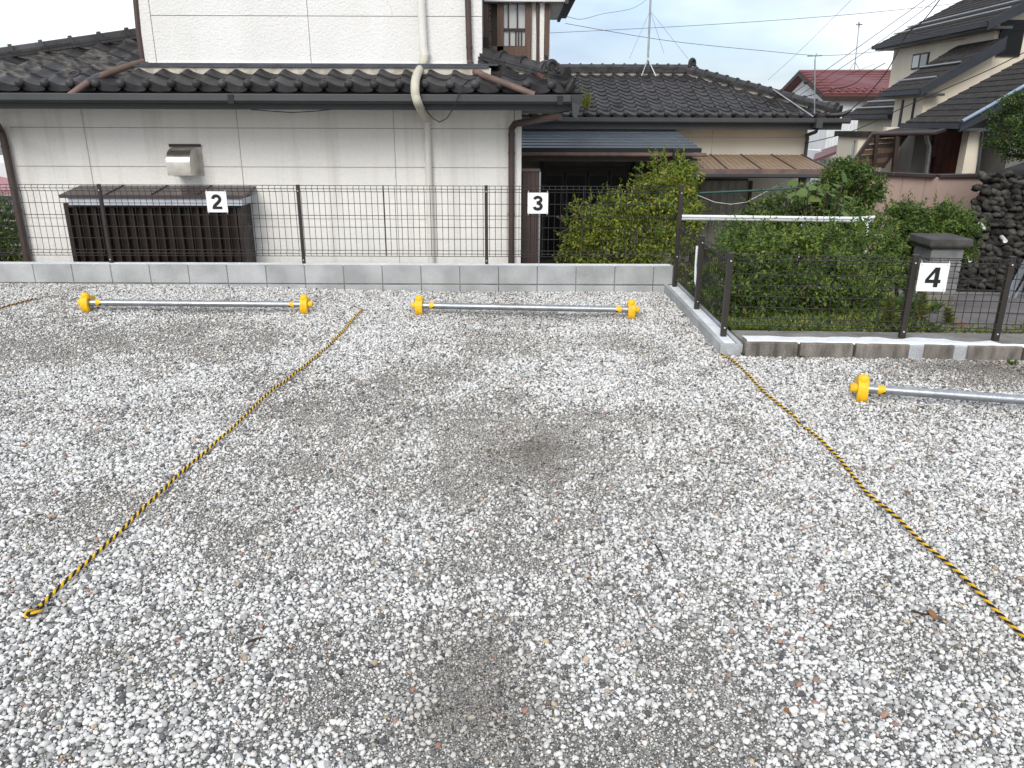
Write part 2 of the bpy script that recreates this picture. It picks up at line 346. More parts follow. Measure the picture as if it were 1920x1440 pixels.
def gravel(name, sets, lo, hi):
    pts, sc, rot, col = (np.concatenate([s[i] for s in sets]) for i in range(4)); n = len(pts)
    me = bpy.data.meshes.new(name); me.vertices.add(n); me.vertices.foreach_set('co', pts.astype(np.float32).ravel())
    for nm, ty, key, val in (('scl', 'FLOAT_VECTOR', 'vector', sc), ('rot', 'FLOAT_VECTOR', 'vector', rot), ('col', 'FLOAT_COLOR', 'color', np.concatenate([col, np.ones((n, 1))], 1))):
        me.attributes.new(nm, ty, 'POINT').data.foreach_set(key, val.astype(np.float32).ravel())
    me.attributes.new('idx', 'INT', 'POINT').data.foreach_set('value', rng.integers(lo, hi, n).astype(np.int32))
    o = link(name, me); ng = bpy.data.node_groups.new(name, 'GeometryNodeTree')
    ng.interface.new_socket('Geometry', in_out='INPUT', socket_type='NodeSocketGeometry'); ng.interface.new_socket('Geometry', in_out='OUTPUT', socket_type='NodeSocketGeometry')
    n_, l_ = ng.nodes.new, ng.links.new
    gi, go = n_('NodeGroupInput'), n_('NodeGroupOutput'); ci = n_('GeometryNodeCollectionInfo'); ci.inputs['Collection'].default_value = pebbles
    ci.inputs['Separate Children'].default_value = True; ci.inputs['Reset Children'].default_value = True
    ip = n_('GeometryNodeInstanceOnPoints'); ip.inputs['Pick Instance'].default_value = True
    def na(nm, ty):
        a = n_('GeometryNodeInputNamedAttribute'); a.data_type = ty; a.inputs['Name'].default_value = nm; return a.outputs['Attribute']
    l_(gi.outputs[0], ip.inputs['Points']); l_(ci.outputs[0], ip.inputs['Instance']); l_(na('idx', 'INT'), ip.inputs['Instance Index'])
    e2r = n_('FunctionNodeEulerToRotation'); l_(na('rot', 'FLOAT_VECTOR'), e2r.inputs[0]); l_(e2r.outputs[0], ip.inputs['Rotation']); l_(na('scl', 'FLOAT_VECTOR'), ip.inputs['Scale'])
    l_(ip.outputs[0], go.inputs[0]); md = o.modifiers.new('scatter', 'NODES'); md.node_group = ng
    return o
coarse = scatter(-8.5, 8.5, 1.0, WY, .0165, .012, .028, lambda f, y: np.clip(1.02-1.05*f, .14, 1)*np.where(y > 5, .9, 1), .002)
medium = scatter(-8.5, 8.5, 1.0, WY, .0118, .008, .0155, lambda f, y: np.where(y > 5.5, .80, .88)+.1*f, .0)
fine = scatter(-4, 4, 1.0, 4.3, .0085, .005, .011, lambda f, y: np.clip(.32+.7*f, 0, 1), .0)
setp(gravel('gravel_stones', [coarse], 0, 5), 'white and grey crushed gravel stones covering the parking lot', 'gravel', kind='stuff')
setp(gravel('gravel_grit', [medium, fine], 5, 8), 'small grey and white grit between the gravel stones of the lot', 'gravel', kind='stuff')
print('stones', len(coarse[0]), len(medium[0]), len(fine[0]))

# ------------------------------------------------------------------ block wall and kerbs
bw = thing('block_wall', (-2, WY+.06, 0), 'low grey concrete block wall carrying the long wire fence', 'wall')
WT = .275                                                       # top of the wall
part('mortar_core', MB().box(-9.2, 1.66, WY+.008, WY+.112, -.9, WT-.012), 'cement', bw)
def blockmesh(L, D, Ht, name):
    me = MB().box(-L/2, L/2, 0, D, 0, Ht).mesh(name)
    bm = bmesh.new(); bm.from_mesh(me); bmesh.ops.bevel(bm, geom=list(bm.edges), offset=.004, segments=1, affect='EDGES'); bm.to_mesh(me); bm.free(); return me
part('top_mortar', MB().box(-9.2, 1.63, WY+.016, WY+.105, WT-.011, WT+.003), 'whitewash', bw)
m_up = blockmesh(.393, .12, .193, 'block_upper'); m_up.materials.append(MATS['block'])
m_lo = blockmesh(.393, .12, .193, 'block_lower'); m_lo.materials.append(MATS['block'])
x = P(208, 510, WY).x - 0.2 - .4*12
edge_px = 0
while x < 1.52:
    wdt = .4
    o = link('block', m_up, bw, (x, WY+random.uniform(-.002, .002), WT-.193)); o.rotation_euler = (0, 0, random.uniform(-.003, .003))
    link('block', m_lo, bw, (x, WY-.004+random.uniform(-.002, .002), WT-.4))
    x += .4
part('block', MB().box(x-.1965, 1.655, WY, WY+.12, WT-.193, WT), 'block', bw, bevel=.004); part('block', MB().box(x-.1965, 1.655, WY-.003, WY+.12, WT-.4, WT-.207), 'block', bw, bevel=.004)
mw = thing('side_kerb', (1.67, 6.7, 0), 'pale low block kerb with white mortar top running beside the short fence', 'kerb')
KX0, KX1 = 1.575, 1.745
m_k = MB().box(0, .034, 0, .385, -.12, .088).mesh('kerb_block'); m_k.materials.append(MATS['block'])
yy = 5.605
part('mortar_fill', MB().box(KX0+.038, KX1-.040, 5.63, 7.86, -.3, .078), 'whitewash', mw)
part('end_block', MB().box(KX0, KX1, 5.595, 5.628, -.12, .087), 'block', mw, bevel=.004)
mb = MB(); c = Vector(((KX0+KX1)/2+.005, 5.5935, .055)); mb.prism([c+Vector((math.cos(a)*.048, 0, min(math.sin(a)*.052, .030))) for a in np.linspace(0, 2*math.pi, 20)[:-1]], (0, .003, 0)); part('core_plug', mb, 'cement_patch', mw)
while yy < 7.75:
    link('kerb_block', m_k, mw, (KX0, yy+.028, 0)); link('kerb_block', m_k, mw, (KX1-.034, yy+.028, 0)); yy += .392
# old kerb on the right
ok = thing('old_kerb', (3.2, 5.7, 0), 'weathered brown concrete kerb blocks smeared with white mortar under the fence', 'kerb')
KZ = .116
def ky(x): return 5.56-.045*(x-1.76)
bounds = [(1401, 1500, 0), (1504, 1603, 0), (1607, 1707, 0), (1709, 1733, 1), (1734, 1789, 0), (1790, 1811, 1), (1813, 1913, 0), (1917, 2015, 0), (2019, 2117, 0), (2121, 2219, 0), (2222, 2320, 0), (2324, 2422, 0)]
for a, b, k in bounds:
    xa, xb = P(a, 660, 5.5).x, P(b, 660, 5.5).x; y0 = ky((xa+xb)/2)+random.uniform(-.006, .006)
    if k: part('mortar_patch', MB().box(xa-.01, xb+.01, y0+.012, y0+.14, -.1, KZ-.008), 'cement_patch', ok, bevel=.008)
    else: part('kerb_block', MB().box(xa, xb, y0, y0+.12, -.1, KZ-random.uniform(0, .006)), 'block_old', ok, bevel=.007)
part('footing', MB().add([(1.75, 5.62, KZ-.014), (7.5, 5.36, KZ-.014), (7.5, 5.75, KZ-.014), (1.75, 5.96, KZ-.014), (1.75, 5.62, -.4), (7.5, 5.36, -.4), (7.5, 5.75, -.4), (1.75, 5.96, -.4)],
     [(0,1,2,3),(4,5,1,0),(5,6,2,1),(6,7,3,2),(7,4,0,3)]), 'cement', ok)
mb = MB(); xs = np.arange(1.77, 7.4, .04); top = []; bot = []
for x in xs:                                                    # hand-trowelled white mortar, uneven edge and thickness
    n = noise.noise(Vector((x*3.1, 0, 0))); n2 = noise.noise(Vector((x*5.3, 7, 0)))
    wdt = .150+.085*n+.04*n2+(0 if x < 3.3 else -.05)
    gap = x > 3.62 and x < 3.92
    if gap: wdt = .02
    y0 = ky(x)+.024+.022*noise.noise(Vector((x*9.7, 3, 0)))+.012*n2
    top.append((x, y0, y0+max(wdt, .012), .006+.005*abs(n)))
for i in range(len(top)-1):
    (xa, a0, a1, h0), (xb, b0, b1, h1) = top[i], top[i+1]; zb = KZ-.016
    mb.add([(xa, a0, zb), (xb, b0, zb), (xb, b1, zb), (xa, a1, zb), (xa, a0+.012, KZ+h0), (xb, b0+.012, KZ+h1), (xb, b1-.006, KZ+h1*.6), (xa, a1-.006, KZ+h0*.6)], [(4,5,6,7),(0,1,5,4),(2,3,7,6)])
part('white_mortar', mb, 'whitewash', ok, smooth=True)

# ------------------------------------------------------------------ wire mesh fences
def vwire(name, z0, z1, r):
    f = .028
    prof = [(0, z0), (-f, z0+.03), (0, z0+.06), (0, z1-.06), (-f, z1-.03), (0, z1)]
    me = MB().tube([(0, y, z) for y, z in prof], r, 4).mesh(name); me.materials.append(MATS['wire']); return me
def fence_panel(parent, A, B, z0, z1, n, r=.0028, nh=4):
    A, B = Vector((*A, 0)), Vector((*B, 0)); d = (B-A).normalized(); nrm = Vector((d.y, -d.x, 0)); f = .028
    mb = MB(); mids = [z0+.06+(z1-z0-.12)*k/(nh+1) for k in range(1, nh+1)]
    for z, off in [(z0, 0), (z0+.03, f), (z0+.06, 0), (z1-.06, 0), (z1-.03, f), (z1, 0)]+[(m, 0) for m in mids]:
        mb.tube([A+nrm*off+Vector((0, 0, z)), B+nrm*off+Vector((0, 0, z))], r*1.15, 5)
    p = part('mesh_panel', mb, 'wire', parent)
    me = vwire('vertical_wire', z0, z1, r); ang = math.atan2(d.y, d.x)
    for k in range(n+1):
        q = A+(B-A)*((k+.3)/(n+.6)) + nrm*.004
        link('vertical_wire', me, p, (q.x, q.y, 0), (0, 0, ang))
    return p
def fence_post(parent, x, y, z0, z1, wd, dp, rot=0):
    mb = MB().box(-wd/2, wd/2, -dp/2, dp/2, z0, z1); M4 = Matrix.Translation((x, y, 0)) @ Matrix.Rotation(rot, 4, 'Z'); mb.v = [M4 @ v for v in mb.v]
    o = part('post', mb, 'post', parent, bevel=.003)
    for z in (z1-.06, z0+.09):
        b = MB().tube([(0, -dp/2-.004, z), (0, -dp/2+.002, z)], .006, 8); b.v = [M4 @ v for v in b.v]; part('bolt', b, 'bolt', o)
FY = WY+.062; FZ0, FZ1 = P(900, 480.5, FY).z, P(900, 348.5, FY).z
bf = thing('wire_fence', (-2, FY, WT), 'long dark brown wire mesh fence standing on the grey block wall', 'fence')
PXS = [P(197, 420, FY).x-2, P(197, 420, FY).x, P(564, 420, FY).x, P(912, 420, FY).x, P(1266, 420, FY).x]
for i, x in enumerate(PXS[:-1]): fence_post(bf, x, FY, WT-.05, FZ1+.006, .032, .03)
for i in range(4):
    a, b = PXS[i]+.014, PXS[i+1]-.014
    fence_panel(bf, (a, FY-.020), (b, FY-.020), FZ0, FZ1, 31)
# clip where two mesh sheets overlap
for px in (723, 1092): 
    x = P(px, 420, FY).x; part('joiner_wire', MB().tube([(x, FY-.026, FZ0), (x, FY-.026, FZ1+.004)], .0045, 6), 'wire', bf)
sf = thing('corner_fence', (1.66, 6.8, .08), 'short brown mesh fence on the pale side kerb between wall and garden corner', 'fence')
SX = 1.665; SZ0, SZ1 = .135, .70
posts_y = [5.87, 6.80, 7.80]
fence_post(sf, SX, posts_y[0], .06, .735, .042, .042); fence_post(sf, SX, posts_y[1], .06, .735, .042, .042)
cp = thing('corner_post', (SX, posts_y[2], .08), 'tall brown square post where the long and short fences meet', 'fence post')
part('shaft', MB().box(SX-.021, SX+.021, posts_y[2]-.021, posts_y[2]+.021, .07, FZ1+.02), 'post', cp, bevel=.003)
part('cap', MB().box(SX-.023, SX+.023, posts_y[2]-.023, posts_y[2]+.023, FZ1+.02, FZ1+.026), 'post', cp, bevel=.002)
for z in (FZ1-.05, FZ0+.03): part('bolt', MB().tube([(SX, posts_y[2]-.025, z), (SX, posts_y[2]-.019, z)], .006, 8), 'bolt', cp)
fence_panel(sf, (SX+.028, posts_y[2]-.03), (SX+.028, posts_y[1]+.03), SZ0, SZ1, 14, .003)
fence_panel(sf, (SX+.028, posts_y[1]-.03), (SX+.028, posts_y[0]+.03), SZ0, SZ1, 13, .003)
mb = MB()
for k in range(3): mb.tube([(SX-.005+.004*k, 6.97-.006*k, .62), (SX-.008+.004*k, 6.95, .45), (SX-.006+.006*k, 6.93-.01*k, .30-.02*k)], .005, 6)
one('wire_bundle', mb, 'pole_white', 'small bundle of white cord tied to the short corner fence', 'cord')
rf = thing('garden_fence', (3.2, 5.72, KZ), 'brown wire mesh fence on the old kerb in front of the overgrown garden', 'fence')
RA = Vector((SX+.03, 5.87, 0)); p1, p2 = G(1689, 629, KZ), G(1863, 633.5, KZ)
rdir = (Vector((p2.x, p2.y-.02, 0))-RA).normalized(); ang = math.atan2(rdir.y, rdir.x)
def on_r(x): t = (x-RA.x)/rdir.x; return RA+rdir*t
rp = [on_r(p1.x), on_r(p2.x), on_r(p2.x+2.0), on_r(p2.x+3.9)]
for q in rp: fence_post(rf, q.x, q.y, KZ-.05, .745, .043, .043, ang)
nrm = Vector((rdir.y, -rdir.x, 0))
def rpanel(xa, xb, n): 
    a, b = on_r(xa)+nrm*.026, on_r(xb)+nrm*.026; fence_panel(rf, (a.x, a.y), (b.x, b.y), .175, .725, n, .003)
rpanel(SX+.045, rp[0].x-.025, 21); rpanel(rp[0].x+.025, rp[1].x-.025, 10); rpanel(rp[1].x+.025, rp[2].x-.025, 31); rpanel(rp[2].x+.025, rp[3].x-.025, 30)

# ------------------------------------------------------------------ number plates
def stroke(mb, pts, w, z):
    L_, R_ = [], []
    for i, p in enumerate(pts):
        a, b = pts[max(i-1, 0)], pts[min(i+1, len(pts)-1)]; d = Vector((b[0]-a[0], b[1]-a[1])).normalized(); n = Vector((-d.y, d.x))*w/2
        L_.append((p[0]+n.x, p[1]+n.y, z)); R_.append((p[0]-n.x, p[1]-n.y, z))
    n = len(pts); mb.add(L_+R_, [(i, i+1, n+i+1, n+i) for i in range(n-1)])
def arc(cx, cy, rx, ry, a0, a1, n=22): return [(cx+rx*math.cos(R(a0+(a1-a0)*i/n)), cy+ry*math.sin(R(a0+(a1-a0)*i/n))) for i in range(n+1)]
def digit(ch):
    mb = MB(); w = .225
    if ch == '2':
        stroke(mb, arc(.35, .69, .245, .215, 178, -32)+[(.47, .47), (.32, .35), (.19, .24), (.12, .12), (.11, .02)], w, 0)
        mb.add([(.0, 0, .0006), (.71, 0, .0006), (.71, .185, .0006), (.03, .185, .0006)], [(0, 1, 2, 3)])
    if ch == '3':
        stroke(mb, arc(.35, .735, .235, .175, 172, -60)+[(.40, .545), (.27, .535)], .205, 0)
        stroke(mb, [(.27, .505), (.40, .50)]+arc(.35, .285, .255, .195, 62, -170), .215, .0006)
    if ch == '4':
        mb.add([(.43, 0, 0), (.65, 0, 0), (.65, 1, 0), (.43, 1, 0)], [(0, 1, 2, 3)])
        mb.add([(0, .21, .0004), (.43, .21, .0004), (.43, .385, .0004), (.0, .385, .0004)], [(0, 1, 2, 3)])
        mb.add([(.65, .21, .0004), (.76, .21, .0004), (.76, .385, .0004), (.65, .385, .0004)], [(0, 1, 2, 3)])
        mb.add([(0, .385, .0004), (.175, .385, .0004), (.43, .745, .0004), (.43, 1, .0004), (.405, 1, .0004)], [(0, 1, 2, 3, 4)])
    return mb
def number_plate(ch, c, size, dirx, label):
    dx = Vector(dirx).normalized(); nz = Vector((dx.y, -dx.x, 0)); up = Vector((0, 0, 1))
    t = thing('number_plate', c-up*size/2, label, 'sign', 'bay number plates on the fences')
    M4 = Matrix((( dx.x, 0, nz.x, c.x), (dx.y, 0, nz.y, c.y), (0, 1, 0, c.z), (0, 0, 0, 1)))
    mb = MB().box(-size/2, size/2, -size/2, size/2, -.002, 0); mb.v = [M4 @ v for v in mb.v]; part('plate', mb, 'sign_white', t)
    d = digit(ch); h = size*.70; 
    for v in d.v: v.x = (v.x-.36)*h*.98; v.y = (v.y-.5)*h; v.z = v.z+.0012
    d.v = [M4 @ v for v in d.v]; part('numeral', d, 'ink', t)
    for sx in (-1, 1):
        for sy in (-1, 1):
            q = MB().tube([M4 @ Vector((sx*size*.42, sy*size*.42, .002)), M4 @ Vector((sx*size*.455, sy*size*.53, .001)), M4 @ Vector((sx*size*.465, sy*size*.58, -.006))], .0022, 5); part('cable_tie', q, 'pole_white', t)
            q = MB().tube([M4 @ Vector((sx*size*.43, sy*size*.43, .0)), M4 @ Vector((sx*size*.43, sy*size*.43, .0012))], .005, 10); part('eyelet', q, 'alu', t)
YS = FY-.055
number_plate('2', P(406.5, 378.5, YS), .205, (1, 0, 0), 'white plate with black numeral 2 hung in front of the slatted screen')
number_plate('3', P(1008.5, 381, YS), .205, (1, 0, 0), 'white plate with black numeral 3 hung near the house corner downpipe')
q = on_r(P(1747, 520, 5.7).x)+nrm*.062; number_plate('4', Vector((q.x, q.y, P(1747, 520, q.y).z)), .212, rdir, 'white plate with black numeral 4 on the fence before the block pillar')

# ------------------------------------------------------------------ wheel stops
def bracket(parent, s, tape=True):
    """yellow plastic boot with domed cap and end knob; local x along the pipe, s = outward side"""
    pz, pr = .085, .0285; o = Vector((0, 0, 0))
    mb = MB()                                                    # boot: rounded hook that wraps over the pipe and reaches the ground in front
    prof = [(.045, .135), (.02, .150), (-.02, .148), (-.050, .125), (-.062, .085), (-.058, .045), (-.045, .012), (-.028, .002), (-.016, .012), (-.022, .045), (-.030, .080), (-.020, .112), (.0, .122), (.03, .118), (.048, .115)]
    half = .030; vs, fs = [], []; n = len(prof)
    xs = [-half, -half*.8, half*.8, half]; ins = [.82, 1, 1, .82]; cy, cz = -.02, .08
    for x, k in zip(xs, ins): vs += [(x, cy+(y-cy)*(.9+.1*k), cz+(z-cz)*(.94+.06*k)) for y, z in prof]
    for a in range(3): fs += [(a*n+i, a*n+(i+1) % n, (a+1)*n+(i+1) % n, (a+1)*n+i) for i in range(n)]
    fs += [tuple(range(n)), tuple(reversed(range(3*n, 4*n)))]
    mb.add(vs, fs); boot = local_part('boot', mb, 'yellow', parent, s, True)
    mb = MB()                                                    # rear arm
    mb.prism([(-.028, .02, .148), (-.028, .115, .120), (-.028, .118, .085), (-.028, .10, .080), (-.028, .02, .108)], (.056, 0, 0)); local_part('rear_arm', mb, 'yellow', parent, s)
    mb = MB(); mb.tube([(0, -.005, .140), (0, -.005, .160), (0, -.005, .172), (0, -.005, .177)], .03, 14, rs=[.034, .034, .026, .010]); local_part('dome_cap', mb, 'yellow', parent, s, True)
    mb = MB(); mb.tube([(.028, 0, pz), (.058, 0, pz), (.070, 0, pz), (.075, 0, pz)], .03, 14, rs=[.029, .030, .024, .010]); kn = local_part('end_knob', mb, 'yellow', parent, s, True)
    mb = MB(); mb.tube([(.074, -.004, pz), (.0775, -.004, pz)], .006, 10); local_part('screw_hole', mb, 'black', kn, s)
    mb = MB(); mb.box(-.022, .022, .0, .075, -.02, .062); local_part('foot', mb, 'galv', parent, s)
    if tape:
        mb = MB(); mb.tube([(-.135, 0, pz), (-.090, 0, pz)], pr+.0012, 18, cap=False); local_part('tape_band', mb, 'yellow_tape', parent, s, True)
        mb = MB()
        for i in range(4):
            a0 = -1.9+.12*i; seg = [(-.137+.004*0, math.cos(a)*(pr+.002), pz+math.sin(a)*(pr+.002)) for a in (a0-.0, a0-.7)]
        mb.add([(-.136, -.0302, pz-.006), (-.136, -.0302*.75, pz-.0195), (-.112, -.0302*.80, pz-.0185), (-.128, -.0308, pz-.004)], [(0, 1, 2, 3)]); local_part('tape_stripe', mb, 'black', parent, s)
CUR = [None]
def local_part(name, mb, m, parent, s, smooth=False):
    M4 = CUR[0]; mb.v = [M4 @ Vector((v.x*s, v.y, v.z)) for v in mb.v]; return part(name, mb, m, parent, smooth)
def wheel_stop(a, b, label):
    a, b = Vector(a), Vector(b); d = (b-a).normalized(); t = thing('wheel_stop', (a+b)/2, label, 'wheel stop', 'wheel stops of the parking bays')
    ang = math.atan2(d.y, d.x)
    part('pipe', MB().tube([a+Vector((0, 0, .085))-d*.03, b+Vector((0, 0, .085))+d*.03], .0285, 20), 'galv', t, smooth=True)
    for q, s in ((a, -1), (b, 1)):
        CUR[0] = Matrix.Translation(q) @ Matrix.Rotation(ang, 4, 'Z'); bracket(t, s)
def gp(px, py):
    p = G(px, py); h = float(lot_h(p.x, p.y)); p = G(px, py, h); return Vector((p.x, p.y+.045, float(lot_h(p.x, p.y))))
wheel_stop(gp(160, 585), gp(570, 590), 'galvanised pipe wheel stop with yellow ends in front of the slatted screen')
wheel_stop(gp(786, 592), gp(1184, 600), 'galvanised pipe wheel stop with yellow ends lying between the two long striped ropes')
a = gp(1618, 756); b = a+(gp(1920, 778)-a).normalized()*2.0; b.z = float(lot_h(b.x, b.y))
wheel_stop(a, b, 'galvanised pipe wheel stop with yellow end near the old kerb below number 4')

# ------------------------------------------------------------------ striped ropes
def rope(pix, label, r=.0078, pitch=.050, colors=('rope_y', 'rope_b'), loop=None, wav=.006, seed=0, bury=()):
    pts = [];
    for px, py in pix: g = G(px, py, .012); pts.append(Vector((g.x, g.y, 0)))
    fine_ = []
    for i in range(len(pts)-1):                                  # catmull-rom
        p0, p1_, p2_, p3 = pts[max(i-1, 0)], pts[i], pts[i+1], pts[min(i+2, len(pts)-1)]; n = max(4, int((p2_-p1_).length/.005))
        for k in range(n):
            t = k/n; fine_.append(.5*((2*p1_)+(p2_-p0)*t+(2*p0-5*p1_+4*p2_-p3)*t*t+(3*p1_-p0-3*p2_+p3)*t**3))
    fine_.append(pts[-1])
    for i, p in enumerate(fine_):
        nn = noise.noise(Vector((p.y*2.2, seed, 0))); n3 = noise.noise(Vector((p.y*9, seed, 3)))
        p.x += wav*nn*1.5+.0015*n3; p.z = float(lot_h(p.x, p.y))+.023+.006*noise.noise(Vector((p.y*5, seed, 9)))
    for bx in bury:
        g = G(*bx)
        for p in fine_:
            dd = (Vector((p.x, p.y))-Vector((g.x, g.y))).length
            if dd < .07: p.z -= .03*(1-dd/.07)
    t = thing('striped_rope', fine_[0], label, 'rope', 'striped ropes marking the bays')
    s = 0; A, B = [], []
    for i, p in enumerate(fine_):
        tg = (fine_[min(i+1, len(fine_)-1)]-fine_[max(i-1, 0)]).normalized(); x = tg.cross(Vector((0, 0, 1))).normalized(); y = x.cross(tg)
        if i: s += (p-fine_[i-1]).length
        a = s/pitch*2*math.pi; off = (x*math.cos(a)+y*math.sin(a))*r*.50; A.append(p+off); B.append(p-off)
    part('strand', MB().tube(A, r*.62, 7), colors[0], t, smooth=True); part('strand', MB().tube(B, r*.60, 7), colors[1], t, smooth=True)
    if loop:
        e = fine_[-1]; tg = (fine_[-1]-fine_[-8]).normalized(); x = Vector((-tg.y, tg.x, 0)); c = e+tg*.028
        for ph, cm in ((0, colors[0]), (math.pi, colors[1])):
            pp = []
            for k in range(49):
                a = k/48*2*math.pi; rad = .027; ctr = c+tg*(-math.cos(a))*rad+x*math.sin(a)*rad*.85+Vector((0, 0, .006+.006*math.sin(a)))
                radial = (ctr-c).normalized(); b_ = a*3+ph; pp.append(ctr+radial*math.cos(b_)*r*.55+Vector((0, 0, 1))*math.sin(b_)*r*.55)
            part('end_loop', MB().tube(pp, r*.66, 7), cm, t, smooth=True)
        part('peg', MB().tube([c+Vector((0, 0, -.03)), c+Vector((.004, 0, .02)), c+Vector((.004, 0, .024))], .004, 8, rs=[.004, .004, .009]), 'alu', t)
    return t
rope([(680, 584), (640, 628), (600, 664), (560, 696), (500, 742), (430, 809), (350, 880), (270, 958), (180, 1046), (105, 1117), (76, 1147)], 'yellow and black rope between bays 2 and 3 ending in a pegged loop', loop=True, seed=3)
rope([(1346, 652), (1356, 668), (1368, 674), (1400, 702), (1440, 742), (1475, 771), (1508, 800), (1560, 850), (1590, 882), (1625, 928), (1680, 975), (1730, 1025), (1790, 1075), (1850, 1135), (1920, 1206), (2000, 1290)], 'yellow and black rope between bays 3 and 4 starting at the kerb end', seed=8, bury=[(1358, 670), (1508, 799)])
rope([(70, 573), (30, 583), (-10, 594), (-120, 625), (-260, 665)], 'faded orange rope beyond bay 2 close to the block wall', colors=('rope_faded', 'rope_b'), seed=5)

# ------------------------------------------------------------------ roof tile meshes (shared)
TW, TE, TL = .265, .235, .30
def zp(u): return float(np.interp(u, [0, .07, .14, .24, .36, .5, .64, .78, .9, 1.0], [.044, .053, .052, .040, .024, .010, .002, .001, .008, .022]))
def tile_mesh(name, eave=False):
    us = [0, .07, .14, .24, .36, .5, .64, .78, .9, 1.0]; n = len(us); v, f = [], []
    v += [(u*TW, 0, zp(u)+.024) for u in us]; v += [(u*TW, TL, zp(u)) for u in us]
    low = [zp(u)+.002 if not eave else .004-.046*math.sin(math.pi*u)**.5 for u in us]
    v += [(u*TW, -.002 if not eave else -.010, l) for u, l in zip(us, low)]
    for i in range(n-1): f += [(i, i+1, n+i+1, n+i), (2*n+i, 2*n+i+1, i+1, i)]
    mb = MB().add(v, f); mb.add([(0, 0, zp(0)+.024), (0, TL, zp(0)), (0, TL, .0), (0, 0, .012)], [(0, 1, 2, 3)])
    if eave:
        cz = zp(0)+.004
        mb.tube([(0, .03, cz), (0, -.020, cz), (0, -.038, cz), (0, -.046, cz)], .042, 12, rs=[.042, .046, .035, .014])
    me = mb.mesh(name, fix=False); return me
def tset(m):
    a, b = tile_mesh('roof_tile'), tile_mesh('eave_tile', True)
    for x in (a, b): x.materials.append(MATS[m]); smoothen(x, 50)
    return a, b
T_new, T_old, T_lich = tset('tile'), tset('tile_old'), tset('tile_lichen')
def tile_roof(parent, x0, ncol, ye, ze, s, nrow, keep, pick):
    al = math.atan(s)
    for j in range(nrow):
        for i in range(ncol):
            run = j*TE*math.cos(al); X, Y = x0+i*TW, ye+run
            if not keep(X+TW/2, Y+.11, j): continue
            t = pick(X, Y, j)[1 if j == 0 else 0]
            link('eave_tile' if j == 0 else 'roof_tile', t, parent, (X, Y, ze+run*s+random.uniform(-.002, .002)), (al+random.uniform(-.008, .008), random.uniform(-.006, .006), random.uniform(-.006, .006)))
def cap_mesh(r, l, m):
    n = 7; v, f = [], []
    rings = [(0, r+.022), (.040, r+.022), (.035, r), (l, r)]
    for x, rr in rings: v += [(x, math.cos(math.pi*k/(n-1))*rr, math.sin(math.pi*k/(n-1))*rr) for k in range(n)]
    for a in range(len(rings)-1): f += [(a*n+k, a*n+k+1, (a+1)*n+k+1, (a+1)*n+k) for k in range(n-1)]
    f += [tuple(range(n))]
    me = MB().add(v, f).mesh('ridge_cap'); me.materials.append(MATS[m]); smoothen(me, 35); return me
def ridge(parent, A, B, n, r, courses, m='tile', ch=.034, base=.12):
    A, B = Vector(A), Vector(B); t = (B-A).normalized(); side = t.cross(Vector((0, 0, 1))).normalized(); up = side.cross(t)
    Mx = Matrix((t, -side, up)).transposed(); l = (B-A).length/n
    # clay bed under the courses
    part('ridge_bed', MB().bar(A-up*.05, B-up*.05, base*1.3, .10, up), 'mortar', parent)
    cl = .30
    for k in range(courses):
        w_ = base*2+.05-.02*k; cnt = max(1, int((B-A).length/cl)); L_ = (B-A).length/cnt
        me = MB().box(.002, L_-.002, -w_/2, w_/2, 0, ch-.004).mesh('ridge_course'); me.materials.append(MATS[m])
        for q in range(cnt):
            link('ridge_course', me, parent, A+t*(q*L_)+up*(k*ch), Mx.to_euler())
    me = cap_mesh(r, l+.01, m)
    for q in range(n): link('ridge_cap', me, parent, A+t*(q*l)+up*(courses*ch-.01), Mx.to_euler())
def ornament(parent, c, s, face=(0.35, -1, 0)):
    f = Vector(face).normalized(); x = f.cross(Vector((0, 0, 1))).normalized()*-1; c = Vector(c); u = Vector((0, 0, 1))
    mb = MB(); pts = [c+x*math.cos(a)*s*.62+u*(math.sin(a)*s*.62+s*.1) for a in np.linspace(-.7, math.pi+.7, 15)]
    mb.tube(pts, s*.30, 8); o = part('ridge_ornament', mb, 'tile_old', parent, smooth=True)
    part('ornament_face', MB().tube([c+u*s*.1-f*s*.30, c+u*s*.1+f*s*.10], s*.5, 12), 'tile_old', o)
    for k in (-1, 1): part('ornament_scroll', MB().ico(c+x*k*s*.82-u*s*.42+f*s*.12, s*.27, 2), 'tile_old', o, smooth=True)

# ------------------------------------------------------------------ two-storey house
HY = 9.35; HX0, HX1 = -5.90, .10; UX0, UX1 = -4.138, -.343
hs = thing('two_storey_house', (-2.9, HY, -1.0), 'white two-storey house with dark tiled skirt roof behind the block wall', 'house')
ZS = 1.80
part('wall_core', MB().box(HX0+.01, HX1-.005, HY+.012, HY+4, -1.1, 1.95), 'joint', hs)
zr = [-1.1, P(740, 411, HY).z, P(740, 314, HY).z, P(740, 241, HY).z, ZS+.1]
vx = [HX0+.005, P(158, 242, HY).x, P(446, 242, HY).x, P(741, 300, HY).x, P(964, 300, HY).x, ]
for i in range(len(vx)-1):
    for j in range(len(zr)-1):
        part('wall_panel', MB().box(vx[i]+.004, vx[i+1]-.004, HY, HY+.02, zr[j]+.004, zr[j+1]-.004), 'stucco', hs)
part('corner_trim', MB().box(vx[-1]+.006, HX1, HY-.008, HY+.3, -1.1, ZS), 'stucco', hs)
part('corner_trim', MB().box(HX0-.012, HX0+.09, HY-.008, HY+.3, -1.1, ZS), 'stucco', hs)
